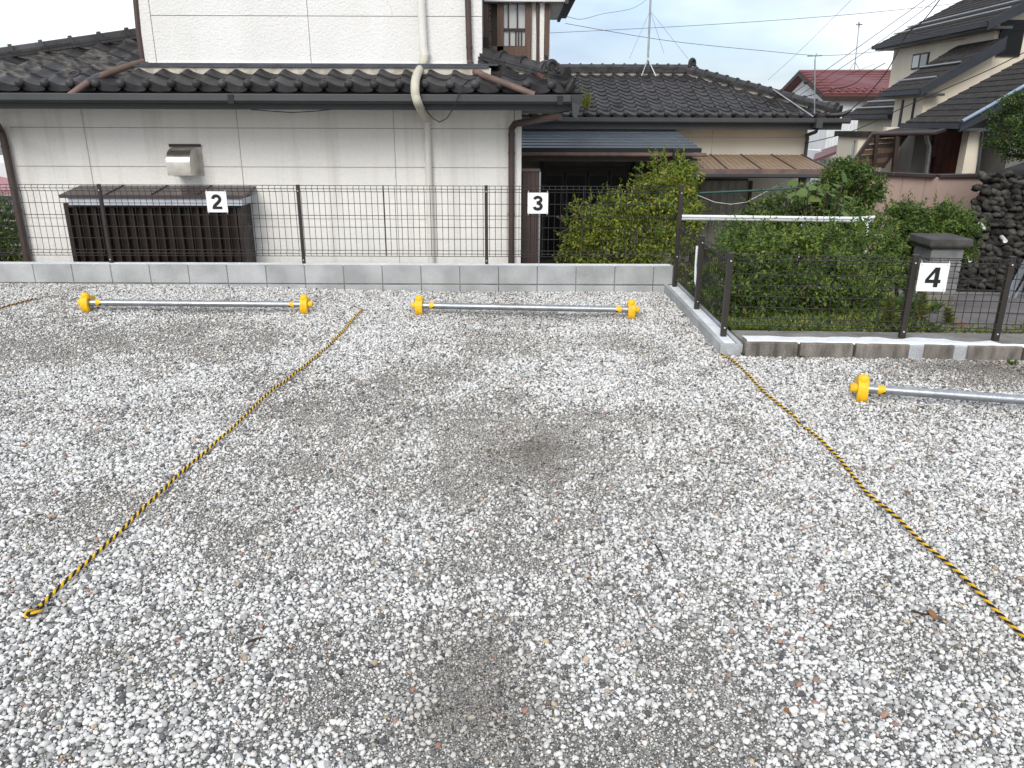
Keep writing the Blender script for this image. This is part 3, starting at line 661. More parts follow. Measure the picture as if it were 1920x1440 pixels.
# upper storey
part('upper_wall_core', MB().box(UX0+.01, UX1-.01, HY+.012, HY+4.5, 2.0, 5.0), 'joint', hs)
zu = [2.272, P(600, 30, HY).z, 4.9]; ux = [UX0+.13, P(580, 70, HY).x, UX1-.0]
for i in range(2):
    for j in range(2):
        part('wall_panel', MB().box(ux[i]+.004, ux[i+1]-.003, HY, HY+.02, zu[j]+.004, zu[j+1]-.004), 'stucco_up', hs)
part('corner_trim', MB().box(UX0, UX0+.127, HY-.004, HY+4.5, 2.26, 4.9), 'stucco_up', hs)
part('base_trim', MB().box(UX0, UX1+.004, HY-.022, HY+.02, 2.262, 2.288), 'stucco_up', hs)
# a crack-sealed hairline on the upper wall
q = [P(722, 0, HY).x, 0]; mb = MB(); mb.tube([P(722, -6, HY-.002), P(731, 8, HY-.002), P(734, 18, HY-.002), P(735, 27, HY-.002)], .006, 5); part('sealed_crack', mb, 'stucco_up', hs)
part('upper_roof', MB().add([(UX0-.7, HY-.7, 4.75), (UX1+.9, HY-.7, 4.75), (UX1+.9, HY+5.2, 4.75), (UX0-.7, HY+5.2, 4.75), (UX0+1.2, HY+2.2, 5.9), (UX1-1, HY+2.2, 5.9)], [(0,3,2,1),(0,1,5,4),(1,2,5),(2,3,4,5),(3,0,4)]), 'tile', hs)
# skirt roof
SL = .38; EY, EZ = 8.65, 2.0
def yhip_l(x): return EY+.62*(x+7.0)
def yhip_r(x): return EY+(.75-x)*.713
rz = lambda y: EZ+SL*(y-EY)
def keep_h(x, y, j):
    if x < UX0: return y < yhip_l(x)+.05
    if x > UX1+.05: return y < yhip_r(x)+.06
    return j < 2
def pick_h(x, y, j):
    if x < UX0-.1 and j > 0: return T_lich if random.random() < .55 else T_old
    return T_new
xb = P(395/3.84, 160, EY).x
x0 = P(40.0, 161, EY).x - TW*9
tile_roof(hs, x0, int((.72-x0)/TW)+1, EY, EZ, SL, 9, keep_h, pick_h)
d = -.035
mb = MB().add([(-7.0, EY, EZ+d), (.75, EY, EZ+d), (UX1, yhip_r(UX1), rz(yhip_r(UX1))+d), (UX0-.3, yhip_r(UX1), rz(yhip_r(UX1))+d)], [(0, 1, 2, 3)])
mb.add([(-7.0, EY, EZ+d-.002), (-4.0, yhip_l(-4.0), rz(yhip_l(-4.0))+d-.002), (-4.0, EY, EZ+d-.002)], [(0, 2, 1)])
hz = rz(yhip_r(UX1))+d
mb.add([(.75, EY, EZ+d), (.75, 13, EZ+d), (UX1, 13, hz), (UX1, yhip_r(UX1), hz)], [(0, 1, 2, 3)])
lz = rz(yhip_l(-4.0))+d
mb.add([(-7.0, EY, EZ+d), (-4.0, yhip_l(-4.0), lz), (-4.0, 13.3, lz), (-7.0, 13.3, EZ+d)], [(0, 1, 2, 3)])
part('roof_deck', mb, 'black', hs)
def hipz(x, y): return rz(y)
A = Vector((-7.0, EY, EZ+.045)); B = Vector((-4.12, yhip_l(-4.12), rz(yhip_l(-4.12))+.035)); ridge(hs, A, B, 11, .062, 2, 'tile', .032, .07)
A = Vector((.56, yhip_r(.56), rz(yhip_r(.56))+.035)); B = Vector((UX1+.0, yhip_r(UX1), rz(yhip_r(UX1))+.045)); ridge(hs, A, B, 4, .066, 2, 'tile', .034, .07)
ornament(hs, P(1035, 127, 8.62), .085)
mb = MB(); mb.tube([P(1040, 152, 8.72), P(1062, 158, 8.62), P(1072, 152, 8.58), P(1079, 144, 8.56)], .03, 8, rs=[.030, .036, .030, .018]); part('corner_tile', mb, 'tile_old', hs, smooth=True)
mb = MB(); mb.tube([P(1063, 172, 8.58), P(1070, 160, 8.58), P(1077, 147, 8.56)], .03, 8, rs=[.03, .042, .022]); part('corner_tile', mb, 'tile_old', hs, smooth=True)
# wall flashing: clay bed and two courses of flat tiles
part('flashing_bed', MB().box(UX0-.02, UX1+.10, 9.035, 9.34, 2.08, 2.226), 'mortar', hs)
for k in range(2):
    n = 13; L_ = (UX1-UX0+.10)/n; me = MB().box(.0015, L_-.0015, 0, .32, 0, .020).mesh('flashing_tile'); me.materials.append(MATS['flash_tile'])
    for q in range(n): link('flashing_tile', me, hs, (UX0-.02+q*L_+(.1 if k else 0), 9.012+.012*k, 2.227+.022*k))
part('flashing_end', MB().add([P(250, 140, 9.0), P(270, 127, 9.15), P(270, 142, 9.1), P(252, 147, 8.97)], [(0, 1, 2, 3)]), 'brown_pipe', hs)
# eave: soffit, fascia, gutter
part('soffit', MB().box(-6.9, .62, EY+.03, HY+.02, ZS, ZS+.02), 'soffit', hs)
part('side_soffit', MB().box(HX1+.002, .62, HY+.022, 13, ZS, ZS+.02), 'soffit', hs)
part('eave_board', MB().box(-6.9, .61, EY+.05, EY+.09, ZS+.022, EZ-.03), 'black', hs)  # black filler added to close the roof void where sky showed through
part('fascia', MB().box(-6.95, .645, EY-.005, EY+.025, ZS-.012, 1.93), 'fascia', hs)
part('side_fascia', MB().box(.622, .648, EY+.027, 13, ZS-.012, 1.93), 'fascia', hs)
gp_ = [(0, 0), (.0, -.028), (-.012, -.030), (-.012, -.060), (.012, -.085), (.085, -.085), (.10, -.06), (.10, 0), (.094, 0), (.094, -.058), (.082, -.079), (.015, -.079), (-.006, -.058), (-.006, 0)]
def gutter(parent, x0, x1, y, z, k=1.0, name='gutter', m='gutter'):
    mb = MB().prism([(x0, y+a*k, z+b*k) for a, b in gp_], (x1-x0, 0, 0)); part(name, mb, m, parent)
    part(name+'_lip', MB().tube([(x0, y+.001, z), (x1, y+.001, z)], .007*k, 6), m, parent)
GZ = P(500, 177, 8.50).z
gutter(hs, -7.1, .60, 8.50, GZ)
for px in (433, 1050): 
    xx = P(px, 185, 8.49).x; part('gutter_bracket', MB().box(xx-.03, xx+.03, 8.482, 8.60, GZ-.09, GZ-.002), 'black', hs)
# corner hopper
c0 = P(1062, 180, 8.5)
part('gutter_hopper', MB().add([(.60, 8.47, GZ+.01), (.73, 8.47, GZ+.01), (.73, 8.62, GZ+.01), (.60, 8.62, GZ+.01), (.61, 8.49, GZ-.07), (.70, 8.49, GZ-.10), (.70, 8.60, GZ-.10), (.61, 8.60, GZ-.07), (.625, 8.5, GZ-.2), (.665, 8.5, GZ-.23), (.665, 8.58, GZ-.23), (.625, 8.58, GZ-.2)],
     [(0,1,2,3),(0,4,5,1),(1,5,6,2),(2,6,7,3),(3,7,4,0),(4,8,9,5),(5,9,10,6),(6,10,11,7),(7,11,8,4),(8,11,10,9)]), 'gutter', hs)
def pipe(parent, pts, r, m, name='downpipe', n=12, rs=None): return part(name, MB().tube(pts, r, n, rs=rs), m, parent, smooth=True)
def collar(parent, p, r, h, m): part('pipe_collar', MB().tube([Vector(p)-Vector((0, 0, h/2)), Vector(p)+Vector((0, 0, h/2))], r, 12), m, parent, smooth=True)
# white duct
X = P(805, 350, HY-.06).x
pipe(hs, [P(788, -20, HY-.06), P(795, 106, HY-.06)], .046, 'white_pipe', 'duct')
mb = MB(); path = [P(796, 104, HY-.06), P(794, 116, 9.22), P(786, 132, 9.0), P(780, 146, 8.6), P(778, 162, 8.44), P(779, 178, 8.42), P(784, 194, 8.46), P(791, 208, 8.75), P(799, 220, 9.2), P(800.5, 226, 9.26)]
sm = []
for i in range(len(path)-1):
    for k in range(10):
        t = k/10; p0, p1_, p2_, p3 = path[max(i-1, 0)], path[i], path[i+1], path[min(i+2, len(path)-1)]
        sm.append(.5*((2*p1_)+(p2_-p0)*t+(2*p0-5*p1_+4*p2_-p3)*t*t+(3*p1_-p0-3*p2_+p3)*t**3))
part('flexible_duct', mb.tube(sm, .045, 14, rs=[.044+.0022*(i % 2) for i in range(len(sm))]), 'flex_pipe', hs, smooth=True)
pipe(hs, [P(800.5, 222, HY-.06), P(800.5, 222, HY-.06)*1+Vector((0, 0, -2.6))], .041, 'white_pipe', 'duct')
collar(hs, P(796, 100, HY-.06), .052, .05, 'white_pipe'); collar(hs, P(800.5, 228, HY-.06), .046, .06, 'white_pipe')
# black cable hanging from the duct, and a sagging cable under the fascia
part('cable', MB().tube([P(798, 206, 8.9), P(812, 222, 8.5), P(824, 229, 8.46), P(838, 222, 8.46), P(852, 200, 8.46), P(860, 178, 8.45), P(866, 162, 8.6), P(881, 148, 8.9)], .0055, 5), 'cable', hs)
part('cable', MB().tube([P(470, 205.5, 8.60), P(510, 208.5, 8.60), P(548, 211, 8.60), P(590, 208.5, 8.60), P(620, 205, 8.60)], .005, 5), 'cable', hs)
# brown pipes
pipe(hs, [P(876.5, -20, HY-.05), P(880.5, 112, HY-.05)], .034, 'brown_pipe')
pipe(hs, [P(880.5, 108, HY-.05), P(881.5, 124, HY-.05), P(884, 131, HY-.12), P(895, 137, 8.93), P(915, 145, 8.72), P(945, 156, 8.58), P(1002, 178, 8.53)], .034, 'faded_pipe')
collar(hs, P(880, 88, HY-.05), .038, .03, 'brown_pipe'); collar(hs, P(882, 122, HY-.05), .038, .06, 'gutter')
pipe(hs, [P(253, -15, HY-.0), P(260, 60, HY-.0), P(268, 117, HY-.0)], .030, 'brown_pipe')
pipe(hs, [P(269, 116, 9.2), P(240, 124, 8.98), P(190, 142, 8.72), P(164, 155, 8.60), P(131, 179, 8.53)], .034, 'faded_pipe')
pipe(hs, [P(188, 142.8, 8.715), P(164, 155, 8.60)], .037, 'gutter', 'pipe_sleeve')
Xd = P(959, 330, HY-.05).x
pipe(hs, [P(1050, 219, 8.58), P(1020, 223, 8.75), P(978, 230, 9.18), P(966, 232, 9.26), P(959.5, 241, HY-.06), Vector((Xd, HY-.06, P(959, 250, HY).z)), Vector((Xd, HY-.06, -1))], .038, 'brown_pipe')
for py in (253, 287, 401): collar(hs, (Xd, HY-.06, P(959, py, HY-.06).z), .042, .03, 'brown_pipe')
Xl = P(30, 372, HY-.05).x
pipe(hs, [P(-40, 232, 8.6), P(-4, 236, 9.2), Vector((Xl-.02, HY-.06, 1.56)), Vector((Xl, HY-.06, 1.46)), Vector((Xl, HY-.06, -1))], .040, 'brown_pipe')
for py in (275, 395): collar(hs, (Xl, HY-.06, P(20, py, HY-.06).z), .045, .035, 'brown_pipe')
# stainless vent hood
vx0, vx1 = P(311, 300, 9.08).x, P(355, 300, 9.08).x; z0 = P(330, 329, 9.08).z; z1 = P(340, 277, 9.2).z; hh = z1-z0
prof = [(HY-.006, z0), (9.08, z0)]+[(9.08+.20*(1-math.cos(a)), z0+hh*.45+hh*.55*math.sin(a)) for a in np.linspace(0, math.pi/2, 9)]+[(HY-.006, z1)]
vh = part('vent_hood', MB().prism([(vx0, y, z) for y, z in prof], (vx1-vx0, 0, 0)), 'steel', hs, smooth=True)
part('hood_flange', MB().box(vx0-.05, vx1+.05, HY-.012, HY-.001, z0-.02, z1+.02), 'steel', vh)
part('hood_rim', MB().box(vx0-.04, vx1+.05, HY-.05, HY-.013, z1+.004, z1+.038), 'dark_brown', vh)
# lean-to awning over the slatted screen
aw0, aw1 = P(150, 348, HY).x, P(479, 349, HY).x; za, zb = P(300, 348, HY).z, P(300, 366, 8.88).z
part('awning_roof', MB().add([(aw0, HY-.004, za), (aw1, HY-.004, za), (aw1, 8.88, zb), (aw0, 8.88, zb), (aw0, HY-.004, za-.03), (aw1, HY-.004, za-.03), (aw1, 8.88, zb-.035), (aw0, 8.88, zb-.035)], [(0,3,2,1),(4,5,6,7),(3,7,6,2),(0,4,7,3),(1,2,6,5)]), 'awning', hs)
for q in range(1, 4):
    xx = aw0+(aw1-aw0)*q/4; part('awning_seam', MB().bar((xx, HY-.01, za+.006), (xx, 8.885, zb+.006), .012, .012), 'awning', hs)
part('awning_fascia', MB().box(aw0+.08, aw1-.03, 8.905, HY-.02, zb-.115, zb-.037), 'pale_metal', hs)
sx0, sx1 = P(143, 440, 9.0).x-.03, P(449, 430, 9.0).x; zt = P(300, 383, 9.0).z
sc = part('screen_frame', MB().box(sx0-.05, sx1+.05, 8.985, 9.04, zt-.035, zt+.01).box(sx0-.05, sx0, 8.985, 9.04, -1, zt-.036).box(sx1, sx1+.05, 8.985, 9.04, -1, zt-.036).box(sx0-.045, sx1+.045, 9.06, HY-.01, -1, zt), 'louvre', hs)
nb = 18
for q in range(nb):
    xx = sx0+(q+.5)*(sx1-sx0)/nb; wv = (sx1-sx0)/nb
    mb = MB().prism([(xx-wv*.46, 9.045, -1), (xx+wv*.20, 8.995, -1), (xx+wv*.34, 8.995, -1), (xx+wv*.34, 9.045, -1)], (0, 0, zt-.037+1)); part('screen_board', mb, 'louvre', sc)
part('screen_hinge', MB().box(sx1+.052, sx1+.11, 8.99, 9.05, P(454, 432, 9).z, P(454, 421, 9).z), 'dark_brown', sc)
# upper side bay with lattice window
BY = 10.0
def bx(px0, px1, py0, py1, y0, y1, m, name, parent=hs): 
    a, b = P(px0, (py0+py1)/2, y0), P(px1, (py0+py1)/2, y0); zt_, zb_ = P((px0+px1)/2, py0, y0).z, P((px0+px1)/2, py1, y0).z
    return part(name, MB().box(a.x, b.x, y0, y1, zb_, zt_), m, parent)
bx(903, 1031, -60, 180, BY+.16, BY+3, 'stucco', 'bay_wall')
bx(904, 916, -40, 92, BY-.05, BY+.15, 'brown_pipe', 'shutter_box')
for q in range(9): bx(916.5, 920, -8+q*10, -2+q*10, BY, BY+.03, 'wood_frame', 'lattice_strip')
bx(921, 932, -40, 100, BY+.10, BY+.15, 'dark_brown', 'recess_shade')  # dark sheet standing in for the shaded recess beside the window
wn = bx(932, 944, -40, 110, BY+.0, BY+.05, 'wood_frame', 'window_frame')
bx(985, 996.5, -40, 112, BY+.0, BY+.05, 'wood_frame', 'window_stile', wn); bx(920, 984.5, 86.5, 110, BY+.0, BY+.05, 'wood_frame', 'bottom_rail', wn)
bx(944.5, 984.5, -40, 86, BY+.06, BY+.07, 'glass_up', 'window_pane', wn)
bx(944.5, 984.5, 53, 58, BY+.03, BY+.052, 'dark_brown', 'window_bar', wn)
for px, a, b in ((953, -40, 52.5), (970, -40, 52.5), (955, 58.5, 86), (967, 58.5, 86), (972, 58.5, 86), (977.5, 58.5, 86)): bx(px-1.2, px+1.4, a, b, BY+.032, BY+.052, 'dark_brown', 'window_bar', wn)
bx(997, 1006, -40, 115, BY+.05, BY+.1, 'stucco', 'bay_panel'); pipe(hs, [P(1007, -30, BY), P(1009, 116, BY)], .018, 'brown_pipe')
bx(1012, 1020.5, -40, 125, BY+.02, BY+.14, 'stucco', 'bay_post'); bx(1021.5, 1030.5, -40, 104, BY+.03, BY+.13, 'wood_frame', 'bay_post'); bx(1022, 1028, 104, 112, BY+.03, BY+.1, 'black', 'post_foot')
part('bay_eave', MB().box(UX1+.003, .60, 9.9, 11.6, 3.0, 3.05), 'white_wall', hs); part('bay_fascia', MB().box(.602, .64, 9.86, 11.62, 2.975, 3.14), 'fascia', hs); gb = part('bay_gutter', MB().box(.645, .73, 9.8, 11.7, 3.03, 3.12), 'gutter', hs)
bx(904, 915, 70, 92, BY-.2, BY-.08, 'black', 'junction_box')
part('red_tile_scrap', MB().bar(P(1008, 138, 8.76), P(1020, 144, 8.70), .03, .015), 'rust', hs)
# timber yard screen beside the house corner
ys = thing('yard_screen', (P(995, 400, 9.6).x, 9.6, -1), 'brown metal screen panel with capped top beside the white house corner', 'screen')
xa, xb_ = P(979.5, 400, 9.6).x, P(1010, 400, 9.6).x; zt = P(995, 322, 9.6).z
for q in range(4):
    w_ = (xb_-xa)/4; part('screen_sheet', MB().box(xa+q*w_+.002, xa+(q+1)*w_-.002, 9.6+(.004 if q % 2 else 0), 9.62, -1, zt), 'brown_pipe', ys)
part('screen_cap', MB().box(xa-.01, xb_+.012, 9.58, 9.64, zt+.002, zt+.035), 'faded_pipe', ys, bevel=.004)
part('screen_edge', MB().box(xb_+.001, xb_+.02, 9.6, 9.62, -1, zt), 'alu', ys)

# ------------------------------------------------------------------ single-storey wing
wg = thing('tiled_house', (3.5, 16.6, -1), 'single-storey house with dark wavy tiled hip roof and a brown awning', 'house')
WEY, WEZ, WS = 16.0, 1.79, .36; RY = 18.45; XR = 6.46; RXE = 3.85
def yh(x): return WEY+(XR-x)*(RY-WEY)/(XR-RXE)
tile_roof(wg, .35-2*TW, 26, WEY, WEZ, WS, 11, lambda x, y, j: y < yh(x)+.04 and y < RY, lambda x, y, j: T_old)
lp = MB().tube([(math.cos(a)*.058, math.sin(a)*.05, .030+.018*math.sin(a)) for a in np.linspace(0, 2*math.pi, 11)], .010, 4, cap=False).mesh('snow_loop'); lp.materials.append(MATS['tile_old'])
for i in range(26):
    for j in (1, 2):
        if (i+j) % 2: continue
        run = (j*TE+.08)*math.cos(math.atan(WS)); X, Y = .35-2*TW+i*TW+TW*.60, WEY+run
        if Y < yh(X)-.25: link('snow_loop', lp, wg, (X, Y, WEZ+run*WS+.012), (math.atan(WS), 0, 0))
for px, py in ((140, 143), (163, 149)):
    q = P(px, py, 8.93); link('snow_loop', lp, hs, (q.x, q.y, rz(q.y)+.015), (math.atan(SL), 0, 0))
wz = lambda y: WEZ+WS*(y-WEY)-.035
part('roof_deck', MB().add([(.3, WEY, wz(WEY)), (XR, WEY, wz(WEY)), (RXE, RY, wz(RY)), (.3, RY, wz(RY))], [(0, 1, 2, 3)]).add([(XR, WEY, wz(WEY)), (XR, 21, wz(WEY)), (RXE, RY, wz(RY))], [(0, 1, 2)])
     .add([(.3, RY, wz(RY)), (RXE, RY, wz(RY)), (XR, 21, wz(WEY)), (.3, 21, wz(WEY))], [(0, 1, 2, 3)]), 'black', wg)
ridge(wg, (RXE+.1, RY, wz(RY)+.09), (.3, RY, wz(RY)+.09), 15, .06, 4, 'tile', .030, .08)
ridge(wg, (XR-.05, WEY+.02, wz(WEY)+.10), (RXE, RY, wz(RY)+.11), 14, .075, 2, 'tile', .034, .09)
ornament(wg, (XR-.12, WEY+.02, wz(WEY)+.24), .075, (.6, -1, 0)); ornament(wg, (RXE+.12, RY-.02, wz(RY)+.27), .13, (.8, -1, 0))
part('corner_tile', MB().tube([(XR-.25, WEY-.0, WEZ+.03), (XR, WEY-.05, WEZ+.05), (XR+.14, WEY-.1, WEZ+.13)], .05, 8, rs=[.04, .05, .02]), 'tile_old', wg, smooth=True)
gzw = P(1300, 221.5, 15.84).z
gutter(wg, -.6, XR+.12, 15.84, gzw, 1.1); part('fascia', MB().box(-.6, XR+.02, 15.99, 16.03, gzw-.21, gzw-.02), 'fascia', wg)
part('soffit', MB().box(-.6, XR, 16.04, 16.6, gzw-.20, gzw-.17), 'soffit', wg)
xw = P(1513, 260, 16.6).x; zj = P(1300, 257, 16.6).z; xj = P(1336, 260, 16.6).x
part('wall_core', MB().box(-.6, xw-.01, 16.615, 21, -1.1, 1.75), 'joint', wg)
for a, b in ((-.6, xj), (xj, xw)):
    for c, d in ((-1.1, zj), (zj, 1.62)): part('wall_panel', MB().box(a+.004, b-.004, 16.6, 16.63, c+.004, d-.004), 'wing_wall', wg)
xp = P(1509, 260, 16.5).x+.06
pipe(wg, [P(1532, 240, 15.9), P(1530, 247, 16.1), P(1512, 254, 16.5), Vector((xp, 16.52, 1.4)), Vector((xp, 16.52, -1))], .035, 'gutter')
bx(1531, 1543, 222, 240, 15.75, 15.95, 'gutter', 'gutter_hopper', wg)
# entrance canopy: overlapping metal sheets
cY0, cY1 = 13.8, 16.5; cz0, cz1 = P(1150, 280, cY0).z, P(1150, 241, cY1).z; cxl = -.5; cxr0, cxr1 = P(1315, 280, cY0).x, P(1262, 241, cY1).x
cn = 8
for k in range(cn):
    t0, t1 = k/cn, (k+1)/cn; ya, yb = cY0+(cY1-cY0)*t0, cY0+(cY1-cY0)*t1; z0_, z1_ = cz0+(cz1-cz0)*t0, cz0+(cz1-cz0)*t1; x0_, x1_ = cxr0+(cxr1-cxr0)*t0, cxr0+(cxr1-cxr0)*t1
    part('canopy_sheet', MB().add([(cxl, ya, z0_+.022), (x0_, ya, z0_+.022), (x1_, yb, z1_+.004), (cxl, yb, z1_+.004), (cxl, ya, z0_-.01), (x0_, ya, z0_-.01), (x1_, yb, z1_-.028), (cxl, yb, z1_-.028)], [(0,1,2,3),(4,7,6,5),(0,4,5,1),(1,5,6,2)]), 'metal_roof', wg)
part('canopy_edge', MB().box(cxl, cxr0, cY0-.03, cY0-.002, cz0-.05, cz0+.024), 'black', wg)
part('canopy_fascia', MB().box(cxl, P(1300, 290, 13.75).x, 13.82, 13.87, P(1150, 303, 13.8).z, cz0-.052), 'dark_brown', wg)
gutter(wg, cxl, P(1325, 287, 13.66).x, 13.66, P(1150, 286.5, 13.66).z, .7, 'canopy_gutter', 'faded_pipe')
bx(1262, 1278, 280, 297, 13.6, 13.72, 'black', 'gutter_hopper', wg)
part('canopy_ceiling', MB().box(cxl, cxr1, 13.9, 16.5, P(1150, 301, 13.85).z-.0, P(1150, 301, 13.85).z+.03), 'dark_brown', wg)
part('porch_side_wall', MB().box(P(1226, 330, 15.2).x, P(1290, 330, 15.2).x, 14.6, 16.59, -1, 1.02), 'shaded_wall', wg)
EYD = 15.3
part('entrance_back', MB().box(-.5, P(1188, 330, EYD).x, EYD+.1, EYD+.14, -1, 1.0), 'shaded_wall', wg)
dr = bx(1017, 1180, 313, 322, EYD-.04, EYD+.06, 'dark_brown', 'entrance_door', wg)
for a, b in ((1019, 1056), (1058, 1098), (1100, 1138), (1140, 1177)):
    f_ = bx(a, b, 322.5, 520, EYD, EYD+.04, 'dark_brown', 'door_leaf', dr); 
    bx(a+4, b-4, 330, 505, EYD-.008, EYD-.002, 'glass_dark', 'door_pane', dr)
bx(1012, 1016.5, 298, 520, EYD-.06, EYD+.05, 'dark_int', 'door_post', wg); bx(1180.5, 1186, 298, 520, EYD-.06, EYD+.05, 'dark_int', 'door_post', wg)
# polycarbonate awning
pY0, pY1 = 13.75, 16.45; pz0, pz1 = P(1430, 318, pY0).z, P(1400, 290, pY1).z
xl0, xr0 = P(1300, 318, pY0).x, P(1557, 318, pY0).x; xl1, xr1 = P(1275, 290, pY1).x, P(1503, 290, pY1).x
for k in range(4):
    a0, a1 = xl0+(xr0-xl0)*k/4, xl0+(xr0-xl0)*(k+1)/4; b0, b1 = xl1+(xr1-xl1)*k/4, xl1+(xr1-xl1)*(k+1)/4
    part('awning_sheet', MB().add([(a0+.01, pY0, pz0), (a1-.01, pY0, pz0), (b1-.01, pY1, pz1), (b0+.01, pY1, pz1), (a0+.01, pY0, pz0-.008), (a1-.01, pY0, pz0-.008), (b1-.01, pY1, pz1-.008), (b0+.01, pY1, pz1-.008)], [(0,1,2,3),(4,7,6,5),(0,4,5,1),(2,6,7,3)]), 'polycarb', wg)
    part('awning_rib', MB().bar((a1, pY0, pz0+.003), (b1, pY1, pz1+.003), .03, .03), 'brown_pipe', wg)
    for q in range(1, 6):                                       # corrugations
        u0 = a0+(a1-a0)*q/6; u1 = b0+(b1-b0)*q/6; part('sheet_ridge', MB().tube([(u0, pY0, pz0+.002), (u1, pY1, pz1+.002)], .009, 4), 'polycarb', wg)
part('awning_beam', MB().box(xl0, xr0+.03, pY0-.04, pY0-.001, P(1430, 326, pY0).z, pz0+.01), 'faded_pipe', wg)
gutter(wg, xl0-.0, xr0+.05, pY0-.12, P(1430, 326.5, pY0-.1).z, .75, 'awning_gutter')
bx(1487, 1497, 333, 560, pY0, pY0+.09, 'dark_brown', 'awning_post', wg); bx(1499, 1506, 333, 560, pY0+.1, pY0+.17, 'white_pipe', 'awning_post', wg)
# curtained window
wf = bx(1303, 1403, 335, 338.5, 16.5, 16.59, 'wood_frame', 'garden_window', wg)
bx(1303, 1307, 339, 520, 16.5, 16.59, 'wood_frame', 'window_stile', wf); bx(1399, 1403, 339, 520, 16.5, 16.59, 'wood_frame', 'window_stile', wf)
mb = MB(); xa, xb_ = P(1308, 400, 16.58).x, P(1398, 400, 16.58).x; n = 70; zc0, zc1 = -.9, P(1350, 340, 16.58).z
for i in range(n+1):
    x = xa+(xb_-xa)*i/n; y = 16.570+.007*math.sin(i*.55)+.003*math.sin(i*1.3); mb.v += [Vector((x, y, zc0)), Vector((x, y, zc1))]
    if i: mb.f.append((2*i-2, 2*i, 2*i+1, 2*i-1))
part('curtain', mb, 'curtain', wf, smooth=True)
pm = mat('pane', (.10, .11, .11), None, 4, .03, spec=.9, alpha=.10)
bx(1307.5, 1353, 339, 520, 16.515, 16.52, 'pane', 'window_pane', wf); bx(1354, 1398.5, 339, 520, 16.53, 16.535, 'pane', 'window_pane', wf)

# rod and cord under the awning
one('green_pole', MB().tube([P(1310, 362, 13.4), P(1400, 358, 13.4), P(1530, 351, 13.4)], .018, 8), 'green_pole', 'thin green clothes pole hanging below the brown awning', 'pole')
one('slack_cord', MB().tube([P(1308, 366, 13.9), P(1340, 379, 13.9), P(1370, 383, 13.9), P(1400, 379, 13.9), P(1450, 352, 13.9), P(1483, 334, 13.9)], .006, 5), 'pole_white', 'slack white cord looping across the curtained window', 'cord')

# ------------------------------------------------------------------ path, pillar, cobble wall
def gsheet(name, poly, m, dz):
    mb = MB(); n = 14; a, b, c, d = [Vector((*p, 0)) for p in poly]
    for j in range(n+1):
        for i in range(n+1):
            u, v = i/n, j/n; p = (a*(1-u)+b*u)*(1-v)+(d*(1-u)+c*u)*v; p.z = float(garden_h(p.x, p.y))+dz; mb.v.append(p)
    mb.f = [(j*(n+1)+i, j*(n+1)+i+1, (j+1)*(n+1)+i+1, (j+1)*(n+1)+i) for j in range(n) for i in range(n)]; return struct(name, mb, m)
gsheet('path', [(3.55, 6.0), (12, 5.8), (12, 11.4), (5.3, 12.2)], 'path', .008)
gsheet('gutter_strip', [(5.2, 11.0), (12, 10.3), (12, 10.75), (5.2, 11.5)], 'cement', .016)
pl = thing('block_pillar', (P(1770, 600, 8.0).x, 8.0, float(garden_h(0, 8))), 'grey concrete block gate pillar with a mossy square cap behind number 4', 'pillar')
pw = .168; pc = P(1768, 520, 8.0).x; gz = float(garden_h(0, 8)); ptop = P(1770, 466, 8.0).z; nb = 6; bh = (ptop-gz+.1)/nb
for k in range(nb):
    z0_ = gz-.1+k*bh
    if k % 2: part('pillar_block', MB().box(pc-pw, pc+pw, 8.0, 8.36, z0_, z0_+bh-.016), 'block_old' if k < 2 else 'pillar_stone', pl, bevel=.006)
    else:
        part('pillar_block', MB().box(pc-pw, pc+.10, 8.0, 8.36, z0_, z0_+bh-.016), 'block_old' if k < 2 else 'pillar_stone', pl, bevel=.006); part('pillar_block', MB().box(pc+.114, pc+pw, 8.0, 8.36, z0_, z0_+bh-.016), 'pillar_stone', pl, bevel=.006)
part('pillar_core', MB().box(pc-pw+.012, pc+pw-.012, 8.012, 8.348, gz-.1, ptop), 'cement', pl)
cz_ = P(1770, 447, 8.0).z
part('pillar_cap', MB().add([(pc-pw-.03, 7.97, ptop), (pc+pw+.03, 7.97, ptop), (pc+pw+.03, 8.39, ptop), (pc-pw-.03, 8.39, ptop), (pc-pw-.055, 7.945, ptop+.03), (pc+pw+.055, 7.945, ptop+.03), (pc+pw+.055, 8.415, ptop+.03), (pc-pw-.055, 8.415, ptop+.03),
   (pc-pw-.05, 7.95, cz_), (pc+pw+.05, 7.95, cz_), (pc+pw+.05, 8.41, cz_), (pc-pw-.05, 8.41, cz_)], [(0,3,2,1),(0,1,5,4),(1,2,6,5),(2,3,7,6),(3,0,4,7),(4,5,9,8),(5,6,10,9),(6,7,11,10),(7,4,8,11),(8,9,10,11)]), 'cap_stone', pl, bevel=.012)
# cobble retaining wall
CY = 11.6; gzc = -.92
cw = thing('cobble_wall', (7.6, CY, gzc), 'dark cobblestone retaining wall with three white drain pipes', 'wall')
def cob_left(z): 
    pts = [(P(1786, 556, CY).x, gzc), (P(1800, 480, CY).x, P(1800, 480, CY).z), (P(1822, 420, CY).x, P(1822, 420, CY).z), (P(1838, 380, CY).x, P(1838, 380, CY).z), (P(1862, 326, CY).x, P(1862, 326, CY).z)]
    return float(np.interp(z, [p[1] for p in pts], [p[0] for p in pts]))
ctop = P(1880, 330, CY).z
bat = lambda z: CY+.10*(z-gzc)
mb = MB(); zs = np.linspace(gzc-.2, ctop, 9)
for z in zs: mb.v += [Vector((cob_left(z)+.05, bat(z)+.05, z)), Vector((13, bat(z)+.05-.9, z)), ]
mb.f = [(2*i, 2*i+1, 2*i+3, 2*i+2) for i in range(len(zs)-1)]
